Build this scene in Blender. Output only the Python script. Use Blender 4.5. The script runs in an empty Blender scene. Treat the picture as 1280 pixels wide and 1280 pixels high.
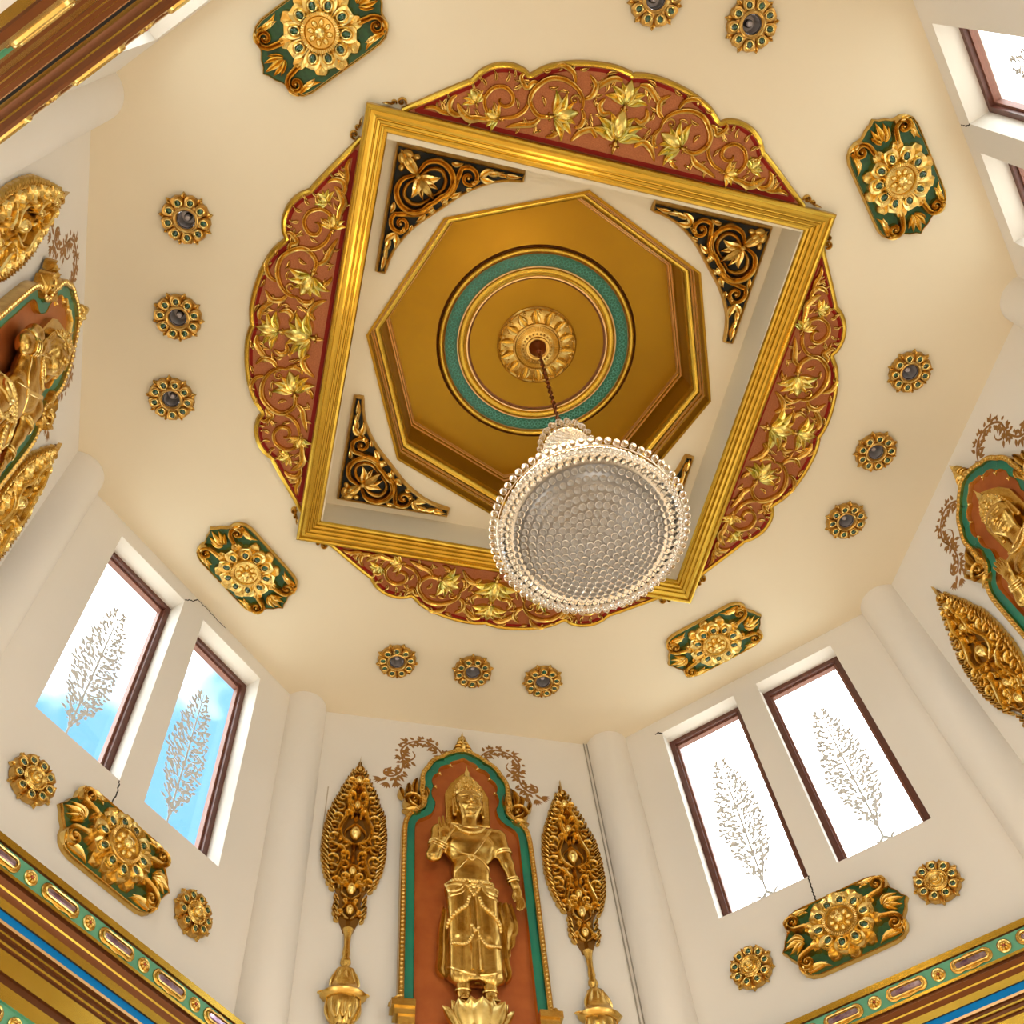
import bpy, bmesh, math, random
import numpy as np
from mathutils import Matrix, Vector
from mathutils.geometry import delaunay_2d_cdt

random.seed(7)
rng = np.random.default_rng(7)
PI = math.pi
SC = bpy.context.scene
COL = SC.collection
H = 10.30            # height of the ceiling above the floor (m)
AP = 4.04            # apothem of the octagonal hall
HS = AP * math.tan(PI / 8)   # half a wall's width

# ------------------------------------------------------------------ camera
cam = bpy.data.cameras.new('camera')
cam.sensor_width = 36.0
cam.lens = 36.0 * 1294.92 / 1280.0
cam.clip_start = 0.05
cam_ob = bpy.data.objects.new('camera', cam)
COL.objects.link(cam_ob)
_r = Vector((0.9717, -0.2236, -0.0762)); _d = Vector((0.1617, 0.8633, -0.4780)); _f = Vector((0.1727, 0.4522, 0.8751))
_f.normalize(); _r = (_r - _f * _r.dot(_f)).normalized(); _d = _f.cross(_r)
cam_ob.matrix_world = Matrix(((_r.x, -_d.x, -_f.x, -1.763), (_r.y, -_d.y, -_f.y, -3.192),
                              (_r.z, -_d.z, -_f.z, H - 8.746), (0, 0, 0, 1)))
SC.camera = cam_ob

# ------------------------------------------------------------------ view and world
SC.view_settings.view_transform = 'Standard'
SC.view_settings.look = 'None'
SC.view_settings.gamma = 1.0
SC.view_settings.use_curve_mapping = False
SC.view_settings.exposure = 0.70
try:
    SC.cycles.use_denoising = True
    SC.cycles.caustics_reflective = False
    SC.cycles.caustics_refractive = False
    SC.cycles.max_bounces = 14
    SC.cycles.diffuse_bounces = 6
    SC.cycles.glossy_bounces = 5
    SC.cycles.transmission_bounces = 10
    SC.cycles.transparent_max_bounces = 12
    SC.cycles.sample_clamp_indirect = 6.0
except Exception:
    pass
world = bpy.data.worlds.new('sky')
SC.world = world
world.use_nodes = True
wn, wl = world.node_tree.nodes, world.node_tree.links
wn.clear()
w_out = wn.new('ShaderNodeOutputWorld'); w_bg = wn.new('ShaderNodeBackground')
w_tc = wn.new('ShaderNodeTexCoord'); w_no = wn.new('ShaderNodeTexNoise'); w_cr = wn.new('ShaderNodeValToRGB')
w_no.inputs['Scale'].default_value = 2.2; w_no.inputs['Detail'].default_value = 5.0
w_map = wn.new('ShaderNodeMapping'); w_map.inputs['Location'].default_value = (1.2, 9.1, 4.4)
w_cr.color_ramp.elements[0].position = 0.37; w_cr.color_ramp.elements[0].color = (0.045, 0.105, 0.170, 1)
w_cr.color_ramp.elements[1].position = 0.50; w_cr.color_ramp.elements[1].color = (1.0, 1.0, 1.0, 1)
wl.new(w_tc.outputs['Generated'], w_map.inputs['Vector']); wl.new(w_map.outputs['Vector'], w_no.inputs['Vector'])
wl.new(w_no.outputs['Fac'], w_cr.inputs['Fac']); wl.new(w_cr.outputs['Color'], w_bg.inputs['Color'])
wl.new(w_bg.outputs['Background'], w_out.inputs['Surface'])
w_bg.inputs['Strength'].default_value = 5.4

WALLS = {'front': 0, 'front_right': 45, 'right': 90, 'back_right': 135, 'back': 180,
         'back_left': 225, 'left': 270, 'front_left': 315}
WINDOW_WALLS = ('front_left', 'front_right', 'back_right', 'back_left')
STATUE_WALLS = ('front', 'right', 'back', 'left')

def wall_m(ang, s=0.0, z=0.0, d=AP):
    """local frame on a wall: u to the right, v up, w into the room; z counted from the ceiling"""
    a = math.radians(ang)
    n = Vector((math.sin(a), math.cos(a), 0)); t = Vector((math.cos(a), -math.sin(a), 0))
    p = n * d + t * s + Vector((0, 0, H + z))
    return Matrix(((t.x, 0, -n.x, p.x), (t.y, 0, -n.y, p.y), (0, 1, 0, p.z), (0, 0, 0, 1)))

def ceil_m(x, y, rot=0.0, z=0.0):
    """local frame on the ceiling: w points down; v is the outward side when rot is the side's angle"""
    c, s = math.cos(rot), math.sin(rot)
    u = Vector((c, s, 0)); w = Vector((0, 0, -1)); v = w.cross(u)
    return Matrix(((u.x, v.x, w.x, x), (u.y, v.y, w.y, y), (u.z, v.z, w.z, H + z), (0, 0, 0, 1)))

WIN_S = ((-1.02, -0.15), (0.12, 0.99)); WIN_Z = (-2.65, -0.20)
ADDED_DOOR = (-1.25, 1.25, 4.3)  # unseen doorways added in the niche walls so daylight can enter
# daylight portals in the windows and the added doorways
def portal(m, sx, sy):
    li = bpy.data.lights.new('daylight_portal', 'AREA'); li.shape = 'RECTANGLE'; li.size = sx; li.size_y = sy
    li.cycles.is_portal = True
    o = bpy.data.objects.new('daylight_portal', li); COL.objects.link(o)
    o.matrix_world = m @ Matrix.Rotation(PI, 4, 'X')
for _w in WINDOW_WALLS:
    for _a, _b in WIN_S:
        portal(wall_m(WALLS[_w], (_a + _b) / 2, sum(WIN_Z) / 2, AP + 0.29), _b - _a, WIN_Z[1] - WIN_Z[0])
for _w in STATUE_WALLS:
    portal(wall_m(WALLS[_w], 0, -H + ADDED_DOOR[2] / 2, AP + 0.29), ADDED_DOOR[1] - ADDED_DOOR[0], ADDED_DOOR[2])

# ------------------------------------------------------------------ materials
def lin(r, g, b):
    f = lambda c: c / 12.92 if c <= 0.04045 else ((c + 0.055) / 1.055) ** 2.4
    return (f(r / 255), f(g / 255), f(b / 255), 1)

def mat(name, col, rough=0.5, metal=0.0, noise=None, bump=None, **kw):
    m = bpy.data.materials.new(name); m.use_nodes = True
    nt = m.node_tree; b = nt.nodes['Principled BSDF']
    b.inputs['Base Color'].default_value = col if len(col) == 4 else (*col, 1)
    b.inputs['Roughness'].default_value = rough; b.inputs['Metallic'].default_value = metal
    for k, v in kw.items():
        b.inputs[k].default_value = v
    tc = nt.nodes.new('ShaderNodeTexCoord')
    if noise:
        sc, amt, c2 = noise
        n = nt.nodes.new('ShaderNodeTexNoise'); n.inputs['Scale'].default_value = sc; n.inputs['Detail'].default_value = 4
        mr = nt.nodes.new('ShaderNodeMapRange'); mr.inputs[1].default_value = 0.35; mr.inputs[2].default_value = 0.7
        mr.inputs[4].default_value = amt
        mx = nt.nodes.new('ShaderNodeMix'); mx.data_type = 'RGBA'
        mx.inputs[6].default_value = col if len(col) == 4 else (*col, 1); mx.inputs[7].default_value = c2 if len(c2) == 4 else (*c2, 1)
        nt.links.new(tc.outputs['Object'], n.inputs['Vector']); nt.links.new(n.outputs['Fac'], mr.inputs[0])
        nt.links.new(mr.outputs[0], mx.inputs[0]); nt.links.new(mx.outputs[2], b.inputs['Base Color'])
    if bump:
        sc, st, di = bump
        n = nt.nodes.new('ShaderNodeTexNoise'); n.inputs['Scale'].default_value = sc; n.inputs['Detail'].default_value = 3
        bp = nt.nodes.new('ShaderNodeBump'); bp.inputs['Strength'].default_value = st; bp.inputs['Distance'].default_value = di
        nt.links.new(tc.outputs['Object'], n.inputs['Vector']); nt.links.new(n.outputs['Fac'], bp.inputs['Height'])
        nt.links.new(bp.outputs['Normal'], b.inputs['Normal'])
    return m

MT = {}
MT['plaster'] = mat('cream_plaster', (0.79, 0.700, 0.535), 0.75, noise=(1.3, 0.5, (0.76, 0.665, 0.495)), bump=(60, 0.05, 0.003))
MT['wall'] = mat('wall_plaster', (0.80, 0.755, 0.69), 0.72, noise=(1.1, 0.5, (0.77, 0.72, 0.645)), bump=(60, 0.05, 0.003))
MT['floor'] = mat('honey_wood_floor', (0.66, 0.46, 0.24), 0.35, noise=(3, 0.5, (0.58, 0.39, 0.19)))
MT['ground'] = mat('pale_paving', (0.55, 0.52, 0.46), 0.8)
MT['gold'] = mat('gilding', (0.70, 0.475, 0.135), 0.25, 1.0, noise=(14, 0.7, (0.46, 0.26, 0.050)), bump=(45, 0.25, 0.004))
MT['gold_leaf'] = mat('bright_gilding', (0.86, 0.66, 0.25), 0.23, 1.0, noise=(18, 0.6, (0.66, 0.44, 0.11)), bump=(60, 0.2, 0.003))
MT['gold_old'] = mat('antique_gilding', (0.64, 0.42, 0.13), 0.28, 1.0, noise=(16, 0.7, (0.40, 0.22, 0.055)), bump=(60, 0.35, 0.004))
MT['gold_frame'] = mat('frame_gold_paint', (0.57, 0.37, 0.050), 0.27, 0.92, noise=(7, 0.5, (0.47, 0.285, 0.030)))
MT['gold_panel'] = mat('coffer_gold_paint', (0.32, 0.165, 0.004), 0.34, 0.75, noise=(2.2, 0.5, (0.28, 0.14, 0.003)))
MT['gold_line'] = mat('pale_gold_line', (0.86, 0.56, 0.26), 0.35, 0.8)
MT['lotus_gold'] = mat('greenish_gilding', (0.86, 0.62, 0.17), 0.27, 1.0, noise=(11, 1.0, (0.50, 0.50, 0.16)), bump=(50, 0.2, 0.003))
MT['terracotta'] = mat('red_brown_ground', (0.43, 0.140, 0.042), 0.42, 0.3, noise=(90, 0.9, (0.30, 0.080, 0.022)), bump=(160, 0.4, 0.003))
MT['crimson'] = mat('dark_crimson_paint', (0.24, 0.010, 0.004), 0.6, **{'Specular IOR Level': 0.15})
MT['niche_red'] = mat('niche_red_paint', (0.50, 0.135, 0.030), 0.38, 0.25, noise=(5, 0.7, (0.36, 0.075, 0.016)), bump=(70, 0.12, 0.003))
MT['green'] = mat('green_enamel', (0.016, 0.10, 0.028), 0.4, noise=(30, 0.7, (0.007, 0.045, 0.014)))
MT['band_green'] = mat('ring_green_paint', (0.004, 0.13, 0.062), 0.3)
MT['teal'] = mat('niche_teal_paint', (0.012, 0.23, 0.14), 0.35, noise=(4, 0.8, (0.01, 0.15, 0.12)), bump=(40, 0.1, 0.002))
MT['cornice_green'] = mat('cornice_green_paint', (0.13, 0.40, 0.24), 0.5, noise=(20, 0.5, (0.10, 0.33, 0.21)))
MT['lace'] = mat('pale_lace_line', (0.10, 0.40, 0.31), 0.45)
MT['black_green'] = mat('black_lacquer', (0.016, 0.016, 0.013), 0.6, **{'Specular IOR Level': 0.2})
MT['brown'] = mat('brown_lacquer_and_shade', (0.14, 0.045, 0.010), 0.30, 0.6)  # painted grooves, plus shade put into the colour of cornice undersides
MT['blue'] = mat('blue_enamel', (0.0, 0.20, 0.56), 0.5, **{'Specular IOR Level': 0.2})
MT['wood'] = mat('dark_brown_wood', (0.115, 0.032, 0.018), 0.4, noise=(30, 0.6, (0.075, 0.020, 0.012)))
MT['wood_pink'] = mat('planed_brown_wood', (0.24, 0.095, 0.062), 0.5, noise=(40, 0.6, (0.18, 0.07, 0.045)))
MT['stencil'] = mat('stencil_bronze_paint', (0.33, 0.155, 0.035), 0.45, 0.4)
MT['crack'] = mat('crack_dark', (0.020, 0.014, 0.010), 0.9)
MT['seam'] = mat('plaster_seam', (0.50, 0.42, 0.32), 0.8)
MT['conduit'] = mat('grey_conduit', (0.36, 0.32, 0.26), 0.5)
MT['gem'] = mat('green_glass_gem', (0.003, 0.065, 0.022), 0.06, **{'Coat Weight': 1.0, 'Coat Roughness': 0.03})
MT['gem_red'] = mat('red_glass_gem', (0.42, 0.05, 0.015), 0.1, **{'Coat Weight': 1.0})
MT['amethyst'] = mat('purple_mirror_glass', (0.15, 0.065, 0.13), 0.10, 0.55, noise=(22, 1.0, (0.40, 0.32, 0.38)))
MT['steel'] = mat('lamp_steel', (0.60, 0.57, 0.60), 0.45, 0.4)
MT['lamp_dark'] = mat('lamp_recess', (0.07, 0.055, 0.055), 0.5)
MT['bulb_off'] = mat('frosted_bulb', (0.62, 0.56, 0.58), 0.3)
MT['crystal'] = mat('crystal', (1.0, 0.985, 0.955), 0.0, **{'Transmission Weight': 1.0, 'IOR': 1.52})
MT['frame_dark'] = mat('gap_shade_metal', (0.24, 0.225, 0.21), 0.28, 1.0)  # darkened so the gaps between crystal balls look shaded
MT['champagne'] = mat('champagne_metal', (0.82, 0.74, 0.62), 0.25, 1.0)
MT['recess_shade_gold'] = mat('gap_shade_gilding', (0.24, 0.115, 0.022), 0.5, 0.7)  # shade put into the colour, so gaps in the flame carving look deep
MT['chain'] = mat('bronze_chain', (0.30, 0.10, 0.045), 0.3, 1.0)
MT['etch'] = mat('etched_grey', (0.66, 0.65, 0.63), 0.8)

def glow(name, col, st):
    m = bpy.data.materials.new(name); m.use_nodes = True; nt = m.node_tree
    b = nt.nodes['Principled BSDF']; b.inputs['Base Color'].default_value = (1, 0.9, 0.7, 1)
    b.inputs['Emission Color'].default_value = (*col, 1); b.inputs['Emission Strength'].default_value = st
    return m
MT['bulb_on'] = glow('warm_bulb', (1.0, 0.80, 0.50), 14.0)

def thin_glass():
    m = bpy.data.materials.new('window_glass'); m.use_nodes = True; nt = m.node_tree; nt.nodes.clear()
    o = nt.nodes.new('ShaderNodeOutputMaterial'); t = nt.nodes.new('ShaderNodeBsdfTransparent'); g = nt.nodes.new('ShaderNodeBsdfGlossy')
    mx = nt.nodes.new('ShaderNodeMixShader')
    t.inputs[0].default_value = (0.94, 0.97, 0.97, 1); g.inputs['Roughness'].default_value = 0.02
    mx.inputs[0].default_value = 0.06
    nt.links.new(t.outputs[0], mx.inputs[1]); nt.links.new(g.outputs[0], mx.inputs[2])
    nt.links.new(mx.outputs[0], o.inputs['Surface'])
    return m
MT['glass'] = thin_glass()

# ------------------------------------------------------------------ mesh toolkit
class MB:
    def __init__(self): self.v = []; self.f = []; self.n = 0
    def add(self, V, F):
        V = np.asarray(V, float).reshape(-1, 3); k = self.n
        self.v.append(V); self.f.extend([tuple(i + k for i in q) for q in F]); self.n += len(V)
        return self
    def mesh(self, name, m, smooth=40):
        me = bpy.data.meshes.new(name)
        me.from_pydata(np.concatenate(self.v).tolist(), [], self.f)
        me.validate()
        if smooth:
            me.polygons.foreach_set('use_smooth', [True] * len(me.polygons))
            me.set_sharp_from_angle(angle=math.radians(smooth))
        me.materials.append(MT[m]); me.update()
        return me
    def build(self, name, m, parent=None, smooth=40):
        return obj(name, self.mesh(name, m, smooth), parent)

def obj(name, me, parent=None, m=None):
    o = bpy.data.objects.new(name, me); COL.objects.link(o)
    if parent is not None: o.parent = parent
    if m is not None: o.matrix_local = m
    return o

def tag(o, label=None, cat=None, group=None, kind=None):
    if label: o['label'] = label
    if cat: o['category'] = cat
    if group: o['group'] = group
    if kind: o['kind'] = kind
    return o

def thing(name, m, label=None, cat=None, group=None, kind=None):
    o = bpy.data.objects.new(name, None); COL.objects.link(o); o.empty_display_size = 0.1
    o.matrix_world = m
    return tag(o, label, cat, group, kind)

KIDS = {}
def copy_tree(o, parent=None, m=None):
    c = o.copy(); COL.objects.link(c); c.parent = parent
    if m is not None: c.matrix_world = m
    for ch in kids_of(o): copy_tree(ch, c)
    return c
def kids_of(o):
    return [x for x in o.children]
def copy_thing(src, m, label=None, group=None):
    c = copy_tree(src, None, m)
    if label: c['label'] = label
    if group: c['group'] = group
    return c

def cr(pts, n=8, closed=False):
    """Catmull-Rom through points"""
    P = np.asarray(pts, float)
    if closed: Q = np.vstack([P[-1], P, P[0], P[1]])
    else: Q = np.vstack([2 * P[0] - P[1], P, 2 * P[-1] - P[-2]])
    out = []
    for i in range(1, len(Q) - 2):
        p0, p1, p2, p3 = Q[i - 1], Q[i], Q[i + 1], Q[i + 2]
        for t in np.linspace(0, 1, n, endpoint=False):
            out.append(0.5 * (2 * p1 + (p2 - p0) * t + (2 * p0 - 5 * p1 + 4 * p2 - p3) * t * t + (3 * p1 - p0 - 3 * p2 + p3) * t ** 3))
    if not closed: out.append(Q[-2])
    return np.array(out)

ROUND = ((1, .62, 0, -.62, -1), (0, .80, 1, .80, 0))
VEIN = ((1, .72, .25, 0, -.25, -.72, -1), (0, .85, .75, .42, .75, .85, 0))
FLAT = ((1, .92, -.92, -1), (0, 1, 1, 0))
RIDGE = ((1, 0, -1), (0, 1, 0))
GROOVE = ((1, .7, .3, 0, -.3, -.7, -1), (0, 1, .8, .35, .8, 1, 0))

def ribbon(P, W, Hh, z0=0.0, prof=ROUND, closed=False):
    P = np.asarray(P, float); n = len(P)
    W = np.broadcast_to(np.asarray(W, float), (n,)); Hh = np.broadcast_to(np.asarray(Hh, float), (n,))
    T = np.gradient(P, axis=0) if not closed else (np.roll(P, -1, 0) - np.roll(P, 1, 0))
    T /= np.maximum(np.linalg.norm(T, axis=1, keepdims=True), 1e-9)
    N = np.stack([-T[:, 1], T[:, 0]], 1)
    c, h = np.array(prof[0]), np.array(prof[1]); k = len(c)
    V = np.zeros((n, k, 3))
    V[:, :, :2] = P[:, None, :] + N[:, None, :] * (W[:, None] * c[None])[:, :, None]
    V[:, :, 2] = z0 + Hh[:, None] * h[None]
    F = []
    for i in range(n if closed else n - 1):
        j2 = (i + 1) % n
        for j in range(k - 1):
            F.append((i * k + j, i * k + j + 1, j2 * k + j + 1, j2 * k + j))
    return V.reshape(-1, 3), F

def tp(n, a=0.25, b=0.0, p=0.7):
    """width taper along a stroke: starts at a, swells, ends at b"""
    t = np.linspace(0, 1, n)
    return np.maximum(a * (1 - t) + b * t + np.sin(PI * t) ** p * (1 - (a * (1 - t) + b * t)), 0.02)

def stroke(mb, pts, w, h, z0=0.0, a=0.6, b=0.05, prof=ROUND, n=7, smooth=True):
    P = cr(pts, n) if smooth else np.asarray(pts, float)
    k = tp(len(P), a, b)
    return mb.add(*ribbon(P, w * k, h * (0.55 + 0.45 * k), z0, prof))

def leaf(mb, base, tip, w, h, z0=0.0, bend=0.0, prof=VEIN, n=9, a=0.15):
    b, t = np.asarray(base, float), np.asarray(tip, float); d = t - b
    nn = np.array([-d[1], d[0]]); mid = (b + t) / 2 + nn * bend
    s = np.linspace(0, 1, n)[:, None]
    P = (1 - s) ** 2 * b + 2 * s * (1 - s) * mid + s * s * t
    k = np.maximum(np.sin(PI * np.linspace(0.04, 1, n) ** 0.75), 0.03)
    return mb.add(*ribbon(P, w * k, h * (0.35 + 0.65 * k), z0, prof))

def spiral(c, r0, r1, a0, turns, n=26):
    t = np.linspace(0, 1, n); r = r0 + (r1 - r0) * t ** 0.8; a = a0 + turns * 2 * PI * t
    return np.stack([c[0] + r * np.cos(a), c[1] + r * np.sin(a)], 1)

def scroll(mb, c, r, a0, turns, w, h, z0=0.0, tail=None, prof=ROUND, n=26, eye=True):
    P = spiral(c, r, r * 0.16, a0, turns, n)
    if tail is not None:
        P = np.vstack([cr(np.vstack([np.asarray(tail, float), P[:1]]), 6)[:-1], P])
    k = np.linspace(1, 0.45, len(P)); k[:3] *= np.array([0.5, 0.75, 0.9])
    mb.add(*ribbon(P, w * k, h * k ** 0.5, z0, prof))
    if eye: dome(mb, c, r * 0.22, r * 0.22, h * 1.1, z0=z0, nu=8, nv=3)
    return mb

def dome(mb, c, rx, ry, h, ang=0.0, z0=0.0, nu=12, nv=4):
    ca, sa = math.cos(ang), math.sin(ang); V = []; F = []
    for j in range(nv):
        ph = j / nv * PI / 2
        for i in range(nu):
            a = 2 * PI * i / nu; x, y = rx * math.cos(a) * math.cos(ph), ry * math.sin(a) * math.cos(ph)
            V.append((c[0] + x * ca - y * sa, c[1] + x * sa + y * ca, z0 + h * math.sin(ph)))
    V.append((c[0], c[1], z0 + h))
    for j in range(nv - 1):
        for i in range(nu):
            F.append((j * nu + i, j * nu + (i + 1) % nu, (j + 1) * nu + (i + 1) % nu, (j + 1) * nu + i))
    for i in range(nu): F.append(((nv - 1) * nu + i, (nv - 1) * nu + (i + 1) % nu, nv * nu))
    return mb.add(V, F)

def bud(mb, c, rx, ry, h, ang=0.0, z0=0.0, n=10, m=7):
    """pointed bud: long axis along ang"""
    ca, sa = math.cos(ang), math.sin(ang); V = []; F = []
    s = np.linspace(0, 1, n)
    for q in s:
        w = ry * math.sin(PI * min(1, q * 0.97 + 0.03)) ** 0.75 * (1 - 0.25 * q)
        for a in np.linspace(0, PI, m):
            x = (q - 0.42) * 2 * rx; y = w * math.cos(a)
            V.append((c[0] + x * ca - y * sa, c[1] + x * sa + y * ca, z0 + h * (w / ry) * math.sin(a)))
    for i in range(n - 1):
        for j in range(m - 1):
            F.append((i * m + j, i * m + j + 1, (i + 1) * m + j + 1, (i + 1) * m + j))
    return mb.add(V, F)

def lathe(mb, prof, n=32, c=(0, 0), a0=0.0, a1=2 * PI):
    full = abs(a1 - a0 - 2 * PI) < 1e-6; k = len(prof); V = []; F = []
    m = n if full else n + 1
    for i in range(m):
        a = a0 + (a1 - a0) * i / n
        for r, w in prof: V.append((c[0] + r * math.cos(a), c[1] + r * math.sin(a), w))
    for i in range(n):
        j2 = (i + 1) % m
        for j in range(k - 1): F.append((i * k + j, i * k + j + 1, j2 * k + j + 1, j2 * k + j))
    return mb.add(V, F)

def lathe_v(mb, prof, n=24, c=(0, 0, 0), sw=1.0):
    """turned about the v (vertical) axis; prof = (radius, v)"""
    k = len(prof); V = []; F = []
    for i in range(n):
        a = 2 * PI * i / n
        for r, v in prof: V.append((c[0] + r * math.cos(a), c[1] + v, max(0.0, c[2] + r * math.sin(a) * sw)))
    for i in range(n):
        for j in range(k - 1): F.append((i * k + j, i * k + j + 1, ((i + 1) % n) * k + j + 1, ((i + 1) % n) * k + j))
    return mb.add(V, [tuple(reversed(f)) for f in F])

def tube(mb, P, r, n=6, closed=False):
    P = np.asarray(P, float); m = len(P); r = np.broadcast_to(np.asarray(r, float), (m,))
    T = (np.roll(P, -1, 0) - np.roll(P, 1, 0)) if closed else np.gradient(P, axis=0)
    T /= np.maximum(np.linalg.norm(T, axis=1, keepdims=True), 1e-9)
    ref = np.array([0.13, 0.21, 0.97]); A = np.cross(T, ref); A /= np.maximum(np.linalg.norm(A, axis=1, keepdims=True), 1e-9); B = np.cross(T, A)
    an = np.linspace(0, 2 * PI, n, endpoint=False)
    V = P[:, None] + r[:, None, None] * (A[:, None] * np.cos(an)[None, :, None] + B[:, None] * np.sin(an)[None, :, None])
    F = []
    for i in range(m if closed else m - 1):
        i2 = (i + 1) % m
        for j in range(n): F.append((i * n + j, i * n + (j + 1) % n, i2 * n + (j + 1) % n, i2 * n + j))
    if not closed: F += [tuple(range(n - 1, -1, -1)), tuple((m - 1) * n + j for j in range(n))]
    return mb.add(V.reshape(-1, 3), F)

def plate(mb, O, z0, z1, bevel=0.0):
    O = np.asarray(O, float)
    if np.sum(O[:, 0] * np.roll(O[:, 1], -1) - np.roll(O[:, 0], -1) * O[:, 1]) < 0: O = O[::-1]
    n = len(O); V = [(*p, z0) for p in O]; F = []
    if bevel:
        T = np.roll(O, -1, 0) - np.roll(O, 1, 0); T /= np.maximum(np.linalg.norm(T, axis=1, keepdims=True), 1e-9)
        I = O + np.stack([-T[:, 1], T[:, 0]], 1) * bevel
        V += [(*p, z1 - bevel) for p in O] + [(*p, z1) for p in I]; L = 3
    else:
        V += [(*p, z1) for p in O]; L = 2
    for l in range(L - 1):
        for i in range(n): F.append((l * n + i, l * n + (i + 1) % n, (l + 1) * n + (i + 1) % n, (l + 1) * n + i))
    F.append(tuple((L - 1) * n + i for i in range(n)))
    return mb.add(V, F)

def box(mb, a, b):
    x0, y0, z0 = a; x1, y1, z1 = b
    V = [(x0, y0, z0), (x1, y0, z0), (x1, y1, z0), (x0, y1, z0), (x0, y0, z1), (x1, y0, z1), (x1, y1, z1), (x0, y1, z1)]
    return mb.add(V, [(3, 2, 1, 0), (4, 5, 6, 7), (0, 1, 5, 4), (1, 2, 6, 5), (2, 3, 7, 6), (3, 0, 4, 7)])

def offset(P, d, closed=True):
    P = np.asarray(P, float)
    T = (np.roll(P, -1, 0) - np.roll(P, 1, 0)) if closed else np.gradient(P, axis=0)
    T /= np.maximum(np.linalg.norm(T, axis=1, keepdims=True), 1e-9)
    return P + np.stack([-T[:, 1], T[:, 0]], 1) * d

def mirror(P): return [(-x, y) for x, y in P]
def P2(a, r): return np.array([r * math.cos(a), r * math.sin(a)])

# ------------------------------------------------------------------ the hall
def grid_wall(holes, hw, z_lo, z_hi, depth=0.30):
    """wall with rectangular holes: inner face at w=0, outer face at w=-depth, reveals between"""
    mb = MB(); ext = depth * math.tan(PI / 8)
    xs = sorted({-hw, hw, *[h[0] for h in holes], *[h[1] for h in holes]})
    zs = sorted({z_lo, z_hi, *[h[2] for h in holes], *[h[3] for h in holes]})
    inside = lambda x, z: any(h[0] < x < h[1] and h[2] < z < h[3] for h in holes)
    for i in range(len(xs) - 1):
        for j in range(len(zs) - 1):
            if inside((xs[i] + xs[i + 1]) / 2, (zs[j] + zs[j + 1]) / 2): continue
            x0, x1, y0, y1 = xs[i], xs[i + 1], zs[j], zs[j + 1]
            mb.add([(x0, y0, 0), (x1, y0, 0), (x1, y1, 0), (x0, y1, 0)], [(0, 1, 2, 3)])
            X0 = x0 - ext if i == 0 else x0; X1 = x1 + ext if i == len(xs) - 2 else x1
            mb.add([(X0, y0, -depth), (X1, y0, -depth), (X1, y1, -depth), (X0, y1, -depth)], [(3, 2, 1, 0)])
    for x0, x1, y0, y1 in holes:
        V = [(x0, y0, 0), (x1, y0, 0), (x1, y1, 0), (x0, y1, 0), (x0, y0, -depth), (x1, y0, -depth), (x1, y1, -depth), (x0, y1, -depth)]
        mb.add(V, [(1, 0, 4, 5), (2, 1, 5, 6), (3, 2, 6, 7), (0, 3, 7, 4)])
    return mb

wall_ob = {}
for nm, ang in WALLS.items():
    if nm in WINDOW_WALLS: holes = [(a, b, WIN_Z[0], WIN_Z[1]) for a, b in WIN_S]
    else: holes = [(ADDED_DOOR[0], ADDED_DOOR[1], -H + 0.0, -H + ADDED_DOOR[2])]
    o = grid_wall(holes, HS, -H, 0.0).build('wall_' + nm, 'wall', smooth=0)
    o.matrix_world = wall_m(ang); o['kind'] = 'structure'; wall_ob[nm] = o

OCT = np.array([P2(PI / 8 + k * PI / 4, AP / math.cos(PI / 8)) for k in range(8)])
mb = MB(); mb.add([(*p, 0) for p in OCT], [tuple(range(8))]); mb.build('floor', 'floor', smooth=0)['kind'] = 'structure'
mb = MB(); mb.add([(-60, -60, -0.02), (60, -60, -0.02), (60, 60, -0.02), (-60, 60, -0.02)], [(0, 1, 2, 3)])
mb.build('ground', 'ground', smooth=0)['kind'] = 'structure'

# ceiling: octagon with the square tray cut out of it and a hole for each downlight
LAMPS = [(-3.27, -0.84), (-3.27, 0.0), (-3.27, 0.76), (-0.82, 3.25), (-0.02, 3.25), (0.74, 3.25),
         (3.26, -0.80), (3.26, 0.03), (3.26, 0.80), (0.04, -3.24), (0.83, -3.24)]
TR = 1.80; TZ = 0.45; CO_R = 1.68
def cdt_faces(loops, keep, z, flip):
    vs, es = [], []
    for L in loops:
        k = len(vs); vs += [Vector((float(p[0]), float(p[1]))) for p in L]; es += [(k + i, k + (i + 1) % len(L)) for i in range(len(L))]
    V, _, F, *_ = delaunay_2d_cdt(vs, es, [], 0, 1e-5)
    out = []
    for f in F:
        c = sum((V[i] for i in f), Vector((0, 0))) / len(f)
        if keep(c): out.append(tuple(reversed(f)) if flip else tuple(f))
    return [(v.x, v.y, z) for v in V], out
sq = [(-TR, -TR), (TR, -TR), (TR, TR), (-TR, TR)]
holes = [[(x + 0.075 * math.cos(a), y + 0.075 * math.sin(a)) for a in np.linspace(0, 2 * PI, 20, endpoint=False)] for x, y in LAMPS]
ceil = MB()
ceil.add(*cdt_faces([OCT * 1.06, sq] + holes,
    lambda c: not (abs(c.x) < TR and abs(c.y) < TR) and all((c.x - x) ** 2 + (c.y - y) ** 2 > 0.075 ** 2 for x, y in LAMPS), H, True))
ceil.build('ceiling', 'plaster', smooth=0)['kind'] = 'structure'
for i in range(4):
    p, q = sq[i], sq[(i + 1) % 4]; mb = MB()
    mb.add([(*p, H), (*q, H), (*q, H + TZ), (*p, H + TZ)], [(0, 1, 2, 3)])
    mb.build('trim_%d' % (11 + i), 'plaster', smooth=0)['kind'] = 'structure'
oct_r = lambda r: [tuple(P2(k * PI / 4, r)) for k in range(8)]
ceil = MB()
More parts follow.
